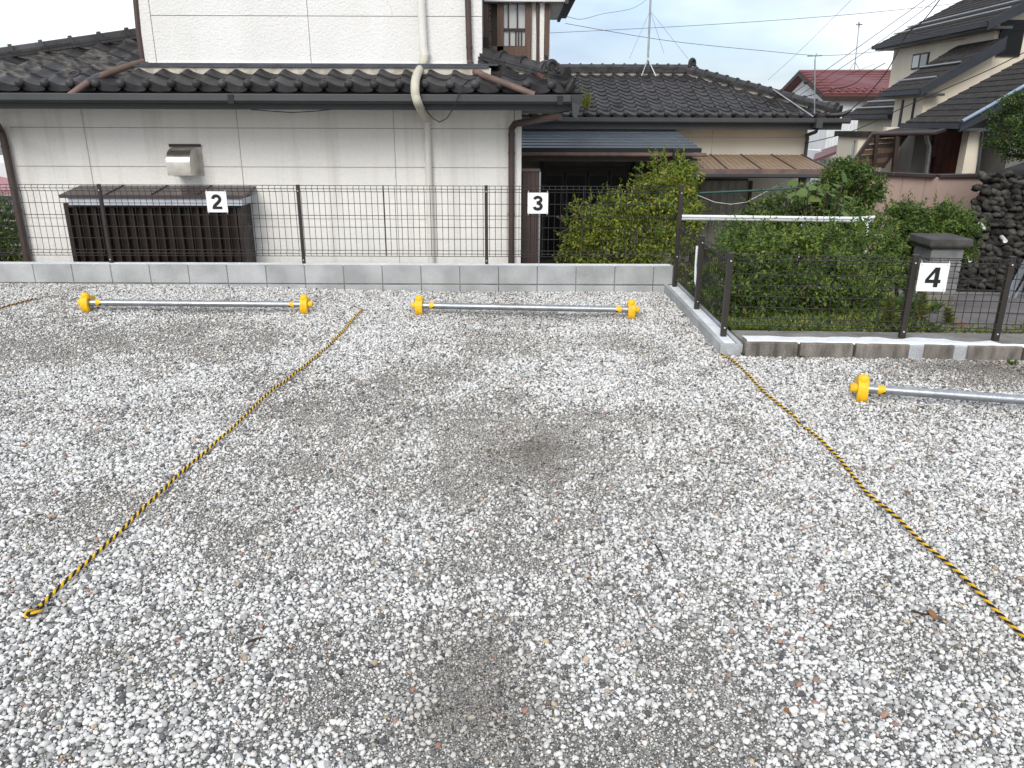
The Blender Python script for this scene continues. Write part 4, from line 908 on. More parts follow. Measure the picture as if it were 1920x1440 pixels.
mb2 = MB()
for z in zs: mb2.v += [Vector((cob_left(z)+.05, bat(z)+.05, z)), Vector((cob_left(z)+4.4, 17.5, z))]
b0 = len(mb.v); mb.v += mb2.v; mb.f += [(b0+2*i, b0+2*i+2, b0+2*i+3, b0+2*i+1) for i in range(len(zs)-1)]
mb.add([(cob_left(ctop)+.05, bat(ctop)+.05, ctop), (13, bat(ctop)-.85, ctop), (13, 17.5, ctop), (cob_left(ctop)+4.4, 17.5, ctop)], [(0, 1, 2, 3)])
part('wall_bed', mb, 'cobble_bed', cw)
cobs = []
for i in range(7):
    bm = bmesh.new(); bmesh.ops.create_icosphere(bm, subdivisions=2, radius=1)
    for v in bm.verts: v.co *= 1+.45*noise.noise(v.co*1.3+Vector((i*9.1, 0, 0)))
    me = bpy.data.meshes.new('cobblestone'); bm.to_mesh(me); bm.free(); me.materials.append(MATS['cobble']); me.polygons.foreach_set('use_smooth', [True]*len(me.polygons)); cobs.append(me)
row = 0; z = gzc+.04; cnt = 0
while z < ctop+.05:
    x = cob_left(z)+random.uniform(-.10, .04); rh_ = random.uniform(.068, .092)
    while x < 7.95 and cnt < 298:
        w_ = random.uniform(.042, .088); y = bat(z)-.9*(x-cob_left(z))/(13-cob_left(z))
        o = link('cobblestone', random.choice(cobs), cw, (x+w_, y+random.uniform(-.035, .025), z+random.uniform(-.03, .03)), (random.uniform(-.4, .4), random.uniform(-.2, .7), random.uniform(-.4, .4)))
        o.scale = (w_*1.2, random.uniform(.06, .10), rh_*random.uniform(.55, .80)); x += w_*1.75; cnt += 1
    z += rh_; row += 1
mb = MB(); tmpl = [([v.co.copy() for v in m_.vertices], [tuple(p.vertices) for p in m_.polygons]) for m_ in cobs]; z = gzc+.04
while z < ctop+.05:                                             # the run of wall past the picture's edge, one joined part
    x = 7.96
    while x < 10.6:
        w_ = random.uniform(.05, .09); y = bat(z)-.9*(x-cob_left(z))/(13-cob_left(z)); vs_, fs_ = random.choice(tmpl); rt = Euler((random.uniform(-.4, .4), random.uniform(-.2, .7), random.uniform(-3, 3))).to_matrix()
        mb.add([rt @ Vector((v.x*w_*1.2, v.y*.075, v.z*.058))+Vector((x+w_, y, z)) for v in vs_], fs_); x += w_*1.75
    z += .082
part('more_cobblestones', mb, 'cobble', cw, smooth=True)['kind'] = 'stuff'
for px, py in ((1844, 428), (1885, 452), (1819, 488)):
    p = P(px, py, 11.35); part('drain_pipe', MB().tube([p+Vector((.10, .28, .03)), p, p+Vector((.002, .004, 0)), p+Vector((.06, .2, .02))], .03, 12, cap=False, rs=[.03, .03, .022, .022]), 'pole_white', cw, smooth=True)
lb = thing('leaning_bars', (P(1890, 567, 10.2).x, 10.2, -.8), 'pair of grey metal bars leaning against the dark cobble wall', 'metal bar')
part('bar', MB().bar(P(1888, 562, 10.0), P(1935, 470, 10.9), .09, .03, (0, 1, 0)), 'galv', lb); part('bar', MB().bar(P(1902, 562, 10.0), P(1945, 490, 10.9), .04, .03, (0, 1, 0)), 'galv', lb)
one('rust_mat', MB().prism([G(1783, 618, -.02), G(1822, 617, -.02), G(1806, 608, -.02), G(1788, 609, -.02)], (0, 0, .02)), 'rust', 'flat reddish rusty scrap on the ground beside the path weeds', 'scrap')

# ------------------------------------------------------------------ pink parapet
pk = thing('pink_wall', (9, 14.8, -1), 'pinkish plastered parapet wall with dark coping in front of the cream house', 'wall')
k0, k1, k2 = P(1618, 322, 15.8), P(1760, 329, 14.4), P(1868, 327, 14.4)
z_b = -1.0
def wallseg(name, a, b, za, zb, m, th=.14, off=0):
    a, b = Vector(a), Vector(b); d = (b-a); d.z = 0; d.normalize(); n = Vector((-d.y, d.x, 0))*th; o_ = -Vector((-d.y, d.x, 0))*off
    return part(name, MB().add([(a.x+o_.x, a.y+o_.y, z_b), (b.x+o_.x, b.y+o_.y, z_b), (b.x+o_.x, b.y+o_.y, zb), (a.x+o_.x, a.y+o_.y, za), (a.x+n.x, a.y+n.y, z_b), (b.x+n.x, b.y+n.y, z_b), (b.x+n.x, b.y+n.y, zb), (a.x+n.x, a.y+n.y, za)], [(0,1,2,3),(5,4,7,6),(3,2,6,7),(1,5,6,2),(0,3,7,4)]), m, pk)
cuts = [0, .28, .56, .85, 1.0]
for i in range(4):
    a, b = k0.lerp(k1, cuts[i]), k0.lerp(k1, cuts[i+1]); g = (b-a).normalized()*.008
    wallseg('wall_panel', a+g, b-g, a.z-.03, b.z-.03, 'pink')
wallseg('wall_body', k0, k1, k0.z-.05, k1.z-.05, 'joint', .12, -.015)
wallseg('wall_panel', k1, k2, k1.z-.03, k2.z-.03, 'pink')
for a, b in ((k0, k1), (k1, k2), (P(1600, 352, 16.2), k0)): part('coping', MB().bar(a+Vector((0, .05, -.01)), b+Vector((0, .05, -.01)), .24, .05), 'awning', pk)
wallseg('wall_panel', P(1600, 352, 16.2), k0, P(1600, 352, 16.2).z-.03, k0.z-.03, 'pink')
part('stone_base', MB().box(P(1760, 400, 14.2).x, P(1850, 400, 14.2).x, 14.2, 14.39, -1, P(1800, 396, 14.2).z), 'cobble', pk)

# ------------------------------------------------------------------ cream house on the rise
ch = thing('cream_house', (12, 21, -.6), 'large cream house with stepped dark slate roofs and a red-brown front door', 'house')
def lean_roof(xe, ze, y0, y1, xr, s, th=.16, name='roof', guards=(), m='slate', rows=7):
    zr_ = ze+s*(xr-xe)
    part(name, MB().add([(xe, y0, ze), (xr, y0, zr_), (xr, y1, zr_), (xe, y1, ze), (xe, y0, ze-.06), (xr, y0, zr_-.06), (xr, y1, zr_-.06), (xe, y1, ze-.06)], [(0,1,2,3),(4,7,6,5),(0,3,7,4),(1,5,6,2),(2,6,7,3),(0,4,5,1)]), m, ch)
    Ls = (xr-xe); n = max(3, int(Ls/.21))
    for k in range(n):                                          # slate courses, each lapping the one below
        t0, t1 = k/n, (k+1)/n; xa, xb_ = xe+Ls*t0-.012, xe+Ls*t1
        part('slate_course', MB().add([(xa, y0+.02, ze+s*(xa-xe)+.030), (xb_, y0+.02, ze+s*(xb_-xe)+.010), (xb_, y1-.02, ze+s*(xb_-xe)+.010), (xa, y1-.02, ze+s*(xa-xe)+.030), (xa, y0+.02, ze+s*(xa-xe)+.004), (xa, y1-.02, ze+s*(xa-xe)+.004)], [(0,1,2,3),(4,0,3,5)]), m, ch)
    part('rake_board', MB().add([(xe-.05, y0-.04, ze+.035), (xr, y0-.04, zr_+.035), (xr, y0-.04, zr_-th*1.6), (xe-.05, y0-.04, ze-th), (xe-.05, y0-.005, ze+.035), (xr, y0-.005, zr_+.035), (xr, y0-.005, zr_-th*1.6), (xe-.05, y0-.005, ze-th)], [(0,3,2,1),(0,1,5,4),(3,7,6,2),(0,4,7,3),(4,5,6,7)]), 'rake', ch)
    part('eave_gutter', MB().box(xe-.12, xe-.01, y0, y1, ze-.12, ze-.01), 'rake', ch)
    part('eave_soffit', MB().box(xe, xe+.6, y0+.02, y1-.02, ze-.16, ze-.10), 'fascia', ch)
    for g in guards: part('snow_guard', MB().tube([(xe+g, y0+.1, ze+s*g+.08), (xe+g, y1-.1, ze+s*g+.08)], .022, 5), 'galv', ch)
def wbox(name, x0, x1, y0, y1, z0, z1, m='cream'): return part(name, MB().box(x0, x1, y0, y1, z0, z1), m, ch)
e1 = P(1857, 40, 21); lean_roof(e1.x, e1.z, 21, 27.4, e1.x+5, .52, .2, guards=(.5, .9))
def gable(name, x0, x1, y0, y1, z0, ze, s, xe, m='cream'):
    f = lambda x: ze+s*(x-xe)-.10
    part(name, MB().add([(x0, y0, z0), (x1, y0, z0), (x1, y0, f(x1)), (x0, y0, f(x0)), (x0, y1, z0), (x1, y1, z0), (x1, y1, f(x1)), (x0, y1, f(x0))], [(0,1,2,3),(5,4,7,6),(4,0,3,7),(1,5,6,2),(3,2,6,7)]), m, ch)
gable('main_block', e1.x+.45, e1.x+5, 21.5, 27, -1, e1.z, .52, e1.x)
e2 = P(1728, 167, 21); lean_roof(e2.x, e2.z, 20.95, 23.2, e1.x+.45, .64, .18, guards=(.35, .9)); gable('mid_block', e2.x+.30, e1.x+.44, 21.38, 23.0, -1, e2.z, .64, e2.x)
e3 = P(1805, 230, 16.5); lean_roof(e3.x, e3.z, 16.5, 18.9, e3.x+4.2, .56, .18, guards=()); 
gable('low_block', e3.x+1.35, e3.x+4.2, 17.0, 18.8, -1, e3.z, .56, e3.x, 'shaded_wall')  # cream wall in shadow, the shade put into its colour
e4 = P(1672, 214, 23.3); lean_roof(e4.x, e4.z, 23.28, 26.5, e1.x+.44, .55, .16, guards=(.25, .6, .95)); wbox('annex_block', e4.x+.3, e1.x+.44, 23.3, 26.2, -1, e4.z-.12)
# mid-block windows (face the camera side and the left side)
def win(pxa, pxb, pya, pyb, Y, mg='glass_grey', parent=ch, name='window'):
    a, b = P(pxa, pya, Y), P(pxb, pyb, Y); o = part(name, MB().box(a.x, b.x, Y-.02, Y+.03, b.z, a.z), 'black', parent)
    part('pane', MB().box(a.x+.035, b.x-.035, Y-.026, Y-.0215, b.z+.035, a.z-.035), mg, o); return o
XM = e2.x+.30
for pa, pb, ya, yb, mg in ((1684.5, 1696, 187, 238, 'glass_grey'), (1708, 1718, 184, 226, 'glass_dark')):
    a, b = PX(pb, ya, XM), PX(pa, yb, XM); o = part('window', MB().box(XM-.025, XM+.02, a.y, b.y, b.z, a.z), 'black', ch); part('pane', MB().box(XM-.031, XM-.0265, a.y+.05, b.y-.05, b.z+.05, a.z-.05), mg, o)
win(1880, 1911, 37, 106, 21.47, 'glass_dark')
# window on the left wall of the main block
XW = e1.x+.45; a, b = PX(1744, 97, XW), PX(1709, 131, XW)
o = part('window', MB().box(XW-.03, XW+.02, a.y, b.y, min(a.z, b.z), max(a.z, b.z)), 'black', ch)
ym = (a.y+b.y)/2; z0_, z1_ = min(a.z, b.z)+.05, max(a.z, b.z)-.05
part('pane', MB().box(XW-.036, XW-.0315, ym+.05, b.y-.06, z0_, z1_), 'glass_pale', o); part('pane', MB().box(XW-.036, XW-.0315, a.y+.06, ym-.05, z0_, z1_), 'glass_grey', o)
# box bay
BX = P(1607, 280, 19.8).x; far = PX(1569, 280, BX).y; zt, zb = P(1607, 257, 19.8).z, -1
wbox('bay_box', BX, BX+.55, 19.8, far, zb, zt); part('bay_cap', MB().box(BX-.08, BX+.6, 19.7, far+.1, zt+.002, zt+.13), 'slate', ch)
a, b = PX(1604, 264, BX), PX(1598, 302, BX); o = part('window', MB().box(BX-.02, BX+.02, a.y, b.y, b.z-.1, a.z), 'black', ch); part('pane', MB().box(BX-.026, BX-.0215, a.y+.08, b.y-.05, b.z-.05, a.z-.05), 'glass_pale', o)
# porch: door wall, door, column
wbox('porch_wall', P(1655, 300, 18.9).x, e3.x+1.9, 18.95, 19.1, -1, e3.z-.1); wbox('porch_return', P(1738, 300, 18.3).x-.35, P(1738, 300, 18.3).x, 18.3, 18.94, -1, e3.z-.1, 'shaded_wall')
dd = part('front_door', MB().box(P(1746, 280, 18.6).x, P(1802, 280, 18.6).x, 18.55, 18.6, -.75, P(1770, 245, 18.6).z), 'door_red', ch)
for q in range(4): 
    x0_ = P(1746, 280, 18.6).x+.1+q*.17; part('door_groove', MB().box(x0_, x0_+.02, 18.543, 18.549, -.7, 1.3), 'dark_brown', dd)
part('door_handle', MB().tube([(P(1752, 300, 18.5).x, 18.5, .6), (P(1752, 300, 18.5).x, 18.5, .95)], .018, 8), 'black', dd)
wbox('door_jamb', P(1802.5, 280, 18.5).x, P(1818, 280, 18.5).x, 18.4, 18.94, -1, e3.z-.1, 'dark_int'); wbox('porch_column', P(1810, 290, 16.9).x, P(1835, 290, 16.9).x, 16.9, 17.15, -1, P(1820, 245, 16.9).z)
pipe(ch, [P(1842, 246, 16.85), P(1833, 325, 16.85)], .03, 'fascia'); pipe(ch, [P(1738, 252, 17.8), P(1738, 262, 17.8), P(1743, 275, 17.8), P(1738, 318, 17.8), P(1738, 340, 17.8)], .05, 'galv', 'porch_pipe')
win(1694, 1707, 258, 313, 18.93, 'glass_grey')
part('porch_sheet', MB().prism([P(1683, 240, 18.6), P(1800, 236, 17.4), P(1752, 248.5, 16.6), P(1636, 251, 17.6)], (0, 0, -.03)), 'slate', ch)
part('porch_rim', MB().tube([P(1636, 251.5, 17.59), P(1752, 249, 16.58), P(1800, 237, 17.38)], .045, 8), 'awning', ch)
# braced timber screen beside the porch
ps = thing('slat_screen', (P(1640, 318, 17.5).x, 17.5, -.4), 'leaning brown timber slat screen under the porch sheet of the cream house', 'screen')
part('post', MB().bar(P(1645, 250, 17.45), P(1637, 330, 17.45), .07, .07), 'dark_brown', ps); part('post', MB().bar(P(1683, 250, 17.2), P(1675, 330, 17.2), .09, .09), 'dark_brown', ps)
part('rail', MB().bar(P(1638, 250, 17.6), P(1588, 322, 17.6), .09, .07), 'dark_brown', ps); part('rail', MB().bar(P(1703, 250, 17.55), P(1655, 315, 17.55), .05, .05), 'dark_brown', ps)
for k in range(7):
    t = (k+.5)/7; a = P(1638, 250, 17.62).lerp(P(1588, 322, 17.62), t); b = P(1703, 248, 17.57).lerp(P(1655, 313, 17.57), t); part('slat', MB().bar(a, b, .03, .10), 'wood_frame' if k % 2 else 'dark_brown', ps)
one('blue_pole', MB().tube([P(1805, 227, 16.4), P(1862, 195, 16.4), P(1925, 158, 16.4)], .035, 8), 'blue_pole', 'pale blue pipe lying up the slope of the lower slate roof', 'pipe')
# filling wall behind so the slope under the houses is closed
# ------------------------------------------------------------------ red-roofed house
rh = thing('red_roof_house', (14, 38, -1), 'distant white house with a dull red metal gable roof', 'house')
A, B_ = P(1499, 131, 40), P(1700, 130, 36.5); C, D_ = P(1545, 176, 37), P(1720, 176, 33.8); E_ = A+(A-C); E_.z = C.z; F_ = B_+(B_-D_); F_.z = D_.z
part('roof', MB().prism([A, B_, D_, C], (0, 0, -.12)), 'red_roof', rh); part('roof', MB().prism([A+Vector((0, .01, -.005)), E_, F_, B_], (0, 0, -.12)), 'red_roof', rh)
for k in range(9):
    t = k/9; a, b = C.lerp(A, t), D_.lerp(B_, t); part('roof_seam', MB().bar(a+Vector((0, 0, .02)), b+Vector((0, 0, .02)), .05, .03), 'red_roof', rh)
rd = (B_-A).normalized(); ins = rd*.5
for k in range(7):
    for r_ in range(2):
        p = C.lerp(D_, .12+.09*k+.04*r_).lerp(A.lerp(B_, .12+.09*k+.04*r_), .10+.09*r_); part('snow_stop', MB().ico(p+Vector((0, 0, .03)), (.13, .08, .05), 1), 'red_roof', rh)
w0, w1 = C+ins*1.0+Vector((0, .35, -.14)), D_+ins*1.0+Vector((0, .35, -.14)); g1 = E_+ins*1.0+Vector((0, -.35, -.14)); ap = A+ins+Vector((0, 0, -.2))
part('wall', MB().add([(w0.x, w0.y, -1), (w1.x, w1.y, -1), w1, w0, (g1.x, g1.y, -1), g1, ap], [(0, 1, 2, 3), (4, 0, 3, 6, 5)]), 'white_wall', rh)
part('rake_board', MB().bar(A+Vector((-.02, 0, -.16)), C+Vector((-.02, 0, -.16)), .06, .16), 'dark_brown', rh); part('rake_board', MB().bar(A+Vector((-.02, 0, -.16)), E_+Vector((-.02, 0, -.16)), .06, .16), 'dark_brown', rh)
part('eave_board', MB().bar(C+Vector((0, -.02, -.20)), D_+Vector((0, -.02, -.20)), .12, .2), 'dark_brown', rh)
for k in range(26):
    p = w0.lerp(w1, k/26); part('siding_batten', MB().box(p.x-.02, p.x+.02, p.y-.03, p.y-.002, -1, p.z-.4), 'white_wall', rh)
gm = (w0+g1)/2; part('gable_vent', MB().ico(P(1510, 154, 37.6), .10, 1), 'black', rh)
a = P(1523, 308, 30); part('lean_to_roof', MB().prism([P(1530, 284, 32), P(1600, 262, 29), P(1600, 272, 27.5), P(1524, 300, 30)], (0, 0, -.1)), 'red_roof', rh)
part('lean_to_wall', MB().box(P(1536, 300, 31).x, P(1572, 300, 31).x, 31, 33, -1, P(1560, 283, 31).z), 'white_wall', rh)
# neighbour at the far left
nl = thing('pink_roof_house', (-9.6, 17, -1), 'neighbouring house with pink roof and grey slats beyond the white wall', 'house')
part('wall', MB().box(-12, -8.4, 15.2, 20, -1.1, .9), 'white_wall', nl); part('roof', MB().prism([P(-60, 320, 14.4), P(22, 335, 14.4), P(20, 358, 13.8), P(-70, 352, 13.8)], (0, 0, -.06)), 'pink_roof', nl)
for k in range(9): part('slat', MB().box(-12, -8.36, 15.1, 15.14, -.9+k*.16, -.82+k*.16), 'fascia', nl)

# ------------------------------------------------------------------ clothes poles
cs = thing('clothes_stand', (P(1612, 560, 8.2).x, 8.2, -.3), 'curved white metal clothes stand rising out of the garden shrubs', 'clothes stand')
part('arm', MB().tube([P(1640, 407, 8.3), P(1615, 409, 8.3), P(1600, 410, 8.3)], .016, 8), 'pole_white', cs); part('leg', MB().tube([P(1612, 411, 8.3), P(1622, 414, 8.28), P(1627, 423, 8.25), P(1627, 440, 8.2), P(1618, 520, 8.2), P(1608, 590, 8.2)], .014, 8), 'pole_white', cs, smooth=True)
part('hook', MB().tube([P(1640, 441, 8.25), P(1653, 440, 8.25), P(1656, 446, 8.25), P(1652, 446, 8.25)], .008, 6), 'pole_white', cs)
for i, (dy, dz) in enumerate(((0, 0), (.10, -.028))):
    one('clothes_pole', MB().tube([P(1270, 405.5, 8.35+dy)+Vector((0, 0, dz)), P(1637, 410, 8.35+dy)+Vector((0, 0, dz))], .018, 10), 'pole_white', 'long white clothes pole resting level above the garden shrubs', 'pole', 'twin clothes poles', smooth=True)

# ------------------------------------------------------------------ foliage
def leaves(pos, axis, nrm, ln, wd, col, name, fold=.12):
    n = len(pos); side = np.cross(axis, nrm); side /= np.linalg.norm(side, axis=1)[:, None]+1e-9; up = np.cross(side, axis)
    l, w_ = ln[:, None], wd[:, None]
    V = np.empty((n, 4, 3)); V[:, 0] = pos; V[:, 1] = pos+axis*l*.45+side*w_*.5+up*w_*fold; V[:, 2] = pos+axis*l-up*l*.12; V[:, 3] = pos+axis*l*.45-side*w_*.5+up*w_*fold
    b = np.arange(n)[:, None]*4; T = np.concatenate([b+np.array([0, 1, 2]), b+np.array([0, 2, 3])], 1).reshape(-1)
    me = bpy.data.meshes.new(name); me.vertices.add(4*n); me.vertices.foreach_set('co', V.reshape(-1).astype(np.float32)); me.loops.add(len(T)); me.loops.foreach_set('vertex_index', T.astype(np.int32))
    me.polygons.add(2*n); me.polygons.foreach_set('loop_start', np.arange(0, 6*n, 3, dtype=np.int32)); me.update(calc_edges=True)
    c4 = np.ones((n, 4, 4), np.float32); c4[:, :, :3] = col[:, None, :]; me.attributes.new('Col', 'FLOAT_COLOR', 'POINT').data.foreach_set('color', c4.ravel()); me.materials.append(MATS['leaf']); return me
def unit(n, g): v = g.normal(size=(n, 3)); return v/np.linalg.norm(v, axis=1)[:, None]
def crown(parent, blobs, n, size, pal, seed, shell=.30, droop=.2, wratio=.5, name='crown', zmin=None, clump=.36, **_):
    """leaves gathered in clumps round the outside of each blob, a few inside; the gaps between clumps stay open"""
    g = np.random.default_rng(seed); off = np.array(ORG[parent]); pal = np.array(pal); cc, cr, cd = [], [], []
    for c, r in blobs:
        mr = (r[0]*r[1]*r[2])**(1/3)
        for q in range(26):
            d = unit(1, g)[0]; d[1] -= .25; d /= np.linalg.norm(d); cc.append(np.array(c)+d*np.array(r)*g.uniform(.62, .92)); cr.append(mr*clump*g.uniform(.55, 1.25)); cd.append(d)
    cc, cr, cd = np.array(cc), np.array(cr), np.array(cd); tone = g.uniform(.8, 1.2, len(cc)); w_ = cr**2; w_ /= w_.sum(); which = g.choice(len(cc), n, p=w_)
    d = unit(n, g)+cd[which]*.55+np.array([0, 0, .30]); d /= np.linalg.norm(d, axis=1)[:, None]
    rad = np.clip(1-shell*np.abs(g.normal(0, 1, n)), .1, 1.1); p = cc[which]+d*(cr[which]*rad)[:, None]*np.array([1.1, 1.1, .85])
    ins = g.random(n) < .14; bi = g.integers(0, len(blobs), n); B0 = np.array([tuple(b[0]) for b in blobs])[bi]; B1 = np.array([b[1] for b in blobs])[bi]; p = np.where(ins[:, None], B0+unit(n, g)*B1*(.75*g.random(n)[:, None]**.4), p)
    if zmin is not None: k = p[:, 2] > zmin; p, d, which = p[k], d[k], which[k]
    n = len(p); nr = d*.6+unit(n, g)*.7+np.array([0, 0, .4]); nr /= np.linalg.norm(nr, axis=1)[:, None]
    ax = unit(n, g)+d*.5+np.array([0, 0, -droop]); ax -= nr*(ax*nr).sum(1)[:, None]; ax /= np.linalg.norm(ax, axis=1)[:, None]
    s = size*(.5+.9*g.random(n)); k = np.clip((g.random(n)*.7+.3*(tone[which]-.8)/.4)*len(pal), 0, len(pal)-1).astype(int)
    col = pal[k]*(tone[which]*(.75+.5*g.random(n)))[:, None]; dead = g.random(n) < .012; col[dead] = np.array([.22, .14, .06])
    return link(name, leaves(p-off, ax, nr, s, s*wratio, col, name), parent)
def shoots(parent, blobs, n, size, pal, seed, L_=.22, per=14, zmin=-9):
    """loose leafy shoots standing out of the crown"""
    g = np.random.default_rng(seed+500); ps, axs, nrs, lns, cs_ = [], [], [], [], []; off = np.array(ORG[parent]); vol = np.array([(b[1][0]*b[1][1]*b[1][2])**(2/3) for b in blobs]); vol /= vol.sum(); pal = np.array(pal)
    for i in range(n):
        c, r = blobs[g.choice(len(blobs), p=vol)]; d = unit(1, g)[0]; d[2] = abs(d[2])*1.0+.1*d[2]; d[1] -= .3; d /= np.linalg.norm(d)
        a = np.array(c)+d*np.array(r)*.9; dr = d*.6+np.array([0, 0, .7])+.35*unit(1, g)[0]; dr /= np.linalg.norm(dr); l = L_*g.uniform(.4, 1.2)
        if a[2] < zmin: continue
        u = np.linspace(.05, 1, per); base = a+dr*u[:, None]*l+np.array([0, 0, -1])*(u[:, None]**2)*l*g.uniform(.0, .5); ps.append(base); ax = unit(per, g)*.8+dr*.7; axs.append(ax/np.linalg.norm(ax, axis=1)[:, None]); nrs.append(unit(per, g)*.5+np.array([0, -.2, 1])); lns.append(size*(1.1-.5*u)*(.8+.4*g.random(per)))
        cs_.append(np.tile(pal[g.integers(0, len(pal))]*g.uniform(.85, 1.25), (per, 1)))
    ln = np.concatenate(lns); me = leaves(np.concatenate(ps)-off, np.concatenate(axs), np.concatenate(nrs), ln, ln*.45, np.concatenate(cs_), 'shoots'); return link('shoots', me, parent)
def shrub(name, loc, label, cat, blobs, n, size, pal, seed, group=None, stems=6, **k):
    t = thing(name, loc, label, cat, group); crown(t, blobs, n, size, pal, seed, **k); shoots(t, blobs, int(n/45), size, pal, seed, zmin=(k.get('zmin') or -9)+.15)
    mb = MB(); g = random.Random(seed)
    for i in range(stems):
        c, r = g.choice(blobs); a = Vector(loc)+Vector((g.uniform(-.15, .15), g.uniform(-.1, .1), -.05)); e = Vector(c)+Vector((g.uniform(-.5, .5)*r[0], g.uniform(-.4, .4)*r[1], g.uniform(-.1, .6)*r[2])); m_ = a.lerp(e, .5)+Vector((g.uniform(-.1, .1), g.uniform(-.1, .1), .1))
        mb.tube([a, m_, e], .02, 6, rs=[.024, .016, .006])
    part('trunk', mb, 'bark', t); return t
GY = [(.29, .32, .04), (.20, .26, .034), (.14, .20, .028), (.34, .34, .05), (.11, .165, .026)]
GD = [(.085, .14, .032), (.12, .18, .038), (.058, .10, .024), (.17, .225, .048), (.044, .08, .02)]
GM = [(.085, .15, .026), (.125, .19, .032), (.06, .11, .022), (.15, .21, .04), (.042, .085, .02)]
GP = [(.022, .045, .014), (.034, .065, .018), (.05, .09, .02), (.016, .034, .011)]
def B(px, py, Y, rx, ry, rz): return (P(px, py, Y), (rx, ry, rz))
g0 = lambda y: float(garden_h(0, y))
shrub('yellow_green_shrub', (P(1170, 480, 9.7).x, 9.7, g0(9.7)), 'yellow-green clipped shrub with a tall right shoulder against the mesh fence', 'shrub',
      [B(1125, 425, 9.5, .45, .40, .36), B(1090, 470, 9.5, .30, .35, .30), B(1180, 400, 9.6, .42, .4, .30), B(1245, 350, 9.7, .36, .38, .38), B(1272, 340, 9.7, .24, .3, .26), B(1250, 420, 9.6, .40, .40, .50), B(1165, 465, 9.4, .65, .45, .35), B(1240, 480, 9.3, .42, .35, .35), B(1280, 400, 9.6, .2, .3, .35)], 14000, .05, GY, 3, droop=.4, zmin=-.5, clump=.32)
shrub('garden_hedge', (P(1440, 560, 7.4).x, 7.4, g0(7.4)), 'broad dark green hedge of small leaves directly behind the garden fence', 'shrub',
      [B(1395, 505, 7.3, .38, .35, .38), B(1350, 560, 7.1, .25, .4, .32), B(1450, 475, 7.5, .42, .4, .26), B(1520, 485, 7.5, .42, .4, .30), B(1590, 465, 7.6, .36, .4, .30), B(1630, 500, 7.6, .30, .4, .40), B(1440, 550, 7.0, .5, .35, .30), B(1540, 550, 7.0, .5, .35, .30), B(1630, 570, 7.0, .35, .35, .28), B(1480, 520, 7.1, .6, .4, .40), B(1410, 455, 7.8, .3, .3, .2)], 19000, .042, GD+GM[:2]+GY[1:3], 5, zmin=-.25, clump=.30)
shrub('round_shrub', (P(1720, 470, 8.9).x, 8.9, g0(8.9)), 'fresh green rounded shrub standing behind the capped block pillar', 'shrub',
      [B(1690, 440, 8.9, .36, .35, .30), B(1740, 425, 8.9, .36, .35, .24), B(1785, 440, 8.8, .24, .3, .26), B(1670, 480, 8.8, .3, .3, .3), B(1720, 490, 8.8, .4, .3, .35), B(1690, 400, 9.0, .16, .2, .16), B(1795, 470, 8.8, .16, .2, .2)], 15000, .042, GM, 8, zmin=-.6, lumps=.3)
shrub('dark_shrub', (P(1580, 400, 11).x, 11, g0(11)), 'dark green leafy shrub growing beside the end of the brown awning', 'shrub',
      [B(1590, 355, 11, .36, .35, .34), B(1555, 385, 11, .4, .35, .32), B(1615, 370, 11, .25, .3, .3), B(1575, 335, 11, .22, .25, .2), B(1560, 430, 10.8, .5, .4, .4)], 9000, .06, GD, 12, zmin=-.8)
shrub('low_shrub', (P(1440, 430, 9.0).x, 9.0, g0(9)), 'low dark shrub below the clothes poles near the cream wall', 'shrub',
      [B(1450, 405, 9.0, .30, .3, .16), B(1500, 390, 9.1, .36, .3, .2), B(1420, 440, 9, .42, .3, .26), B(1540, 430, 9, .45, .35, .35)], 8000, .045, GD, 14, zmin=-.5)
shrub('edge_bush', (P(15, 450, 10.8).x, 10.8, -.7), 'small dark bush seen past the left end of the white house', 'shrub', [B(5, 450, 10.8, .35, .3, .42), B(-30, 430, 10.9, .5, .4, .5)], 4500, .05, GD, 15, zmin=-1)
# broad-leaved plant: each leaf a part
bl = thing('broad_leaf_plant', (P(1545, 420, 8.9).x, 8.9, g0(8.9)), 'plant with large pale heart-shaped leaves above the clothes poles', 'plant')
g = np.random.default_rng(21); stem = MB()
for i in range(46):
    px, py = 1540+g.normal(0, 30), 372+g.normal(0, 15)+abs(g.normal(0, 6)); c = P(float(px), float(py), 8.8+g.uniform(-.25, .25)); s = g.uniform(.10, .17)
    a = Vector((g.normal(), g.normal()-.6, -.3+g.normal()*.3)).normalized(); u_ = Vector((g.normal()*.4, g.normal()*.4-.5, 1)).normalized(); sd_ = a.cross(u_).normalized(); u_ = sd_.cross(a)
    shp = [(0, 0, 0), (.22, .36, .06), (.5, .40, .05), (.8, .2, .0), (1, 0, -.10), (.8, -.2, .0), (.5, -.40, .05), (.22, -.36, .06), (.5, 0, -.02)]
    me = MB().add([c+a*x*s+sd_*y*s+u_*z*s for x, y, z in shp], [(0,1,8),(1,2,8),(2,3,8),(3,4,8),(4,5,8),(5,6,8),(6,7,8),(7,0,8)]).mesh('leaf', ORG[bl], fix=False); me.materials.append(MATS['leaf'])
    cl = np.array([(.13, .20, .05), (.10, .17, .035), (.17, .22, .06)][i % 3])*g.uniform(.8, 1.15); at = me.attributes.new('Col', 'FLOAT_COLOR', 'POINT'); at.data.foreach_set('color', np.tile(np.append(cl, 1), len(me.vertices)).astype(np.float32)); smoothen(me, 80); link('leaf', me, bl)
    stem.tube([Vector((c.x*.6+ORG[bl].x*.4, 8.9, g0(8.9)+.35)), c], .006, 4)
part('stem', stem, 'bark', bl)
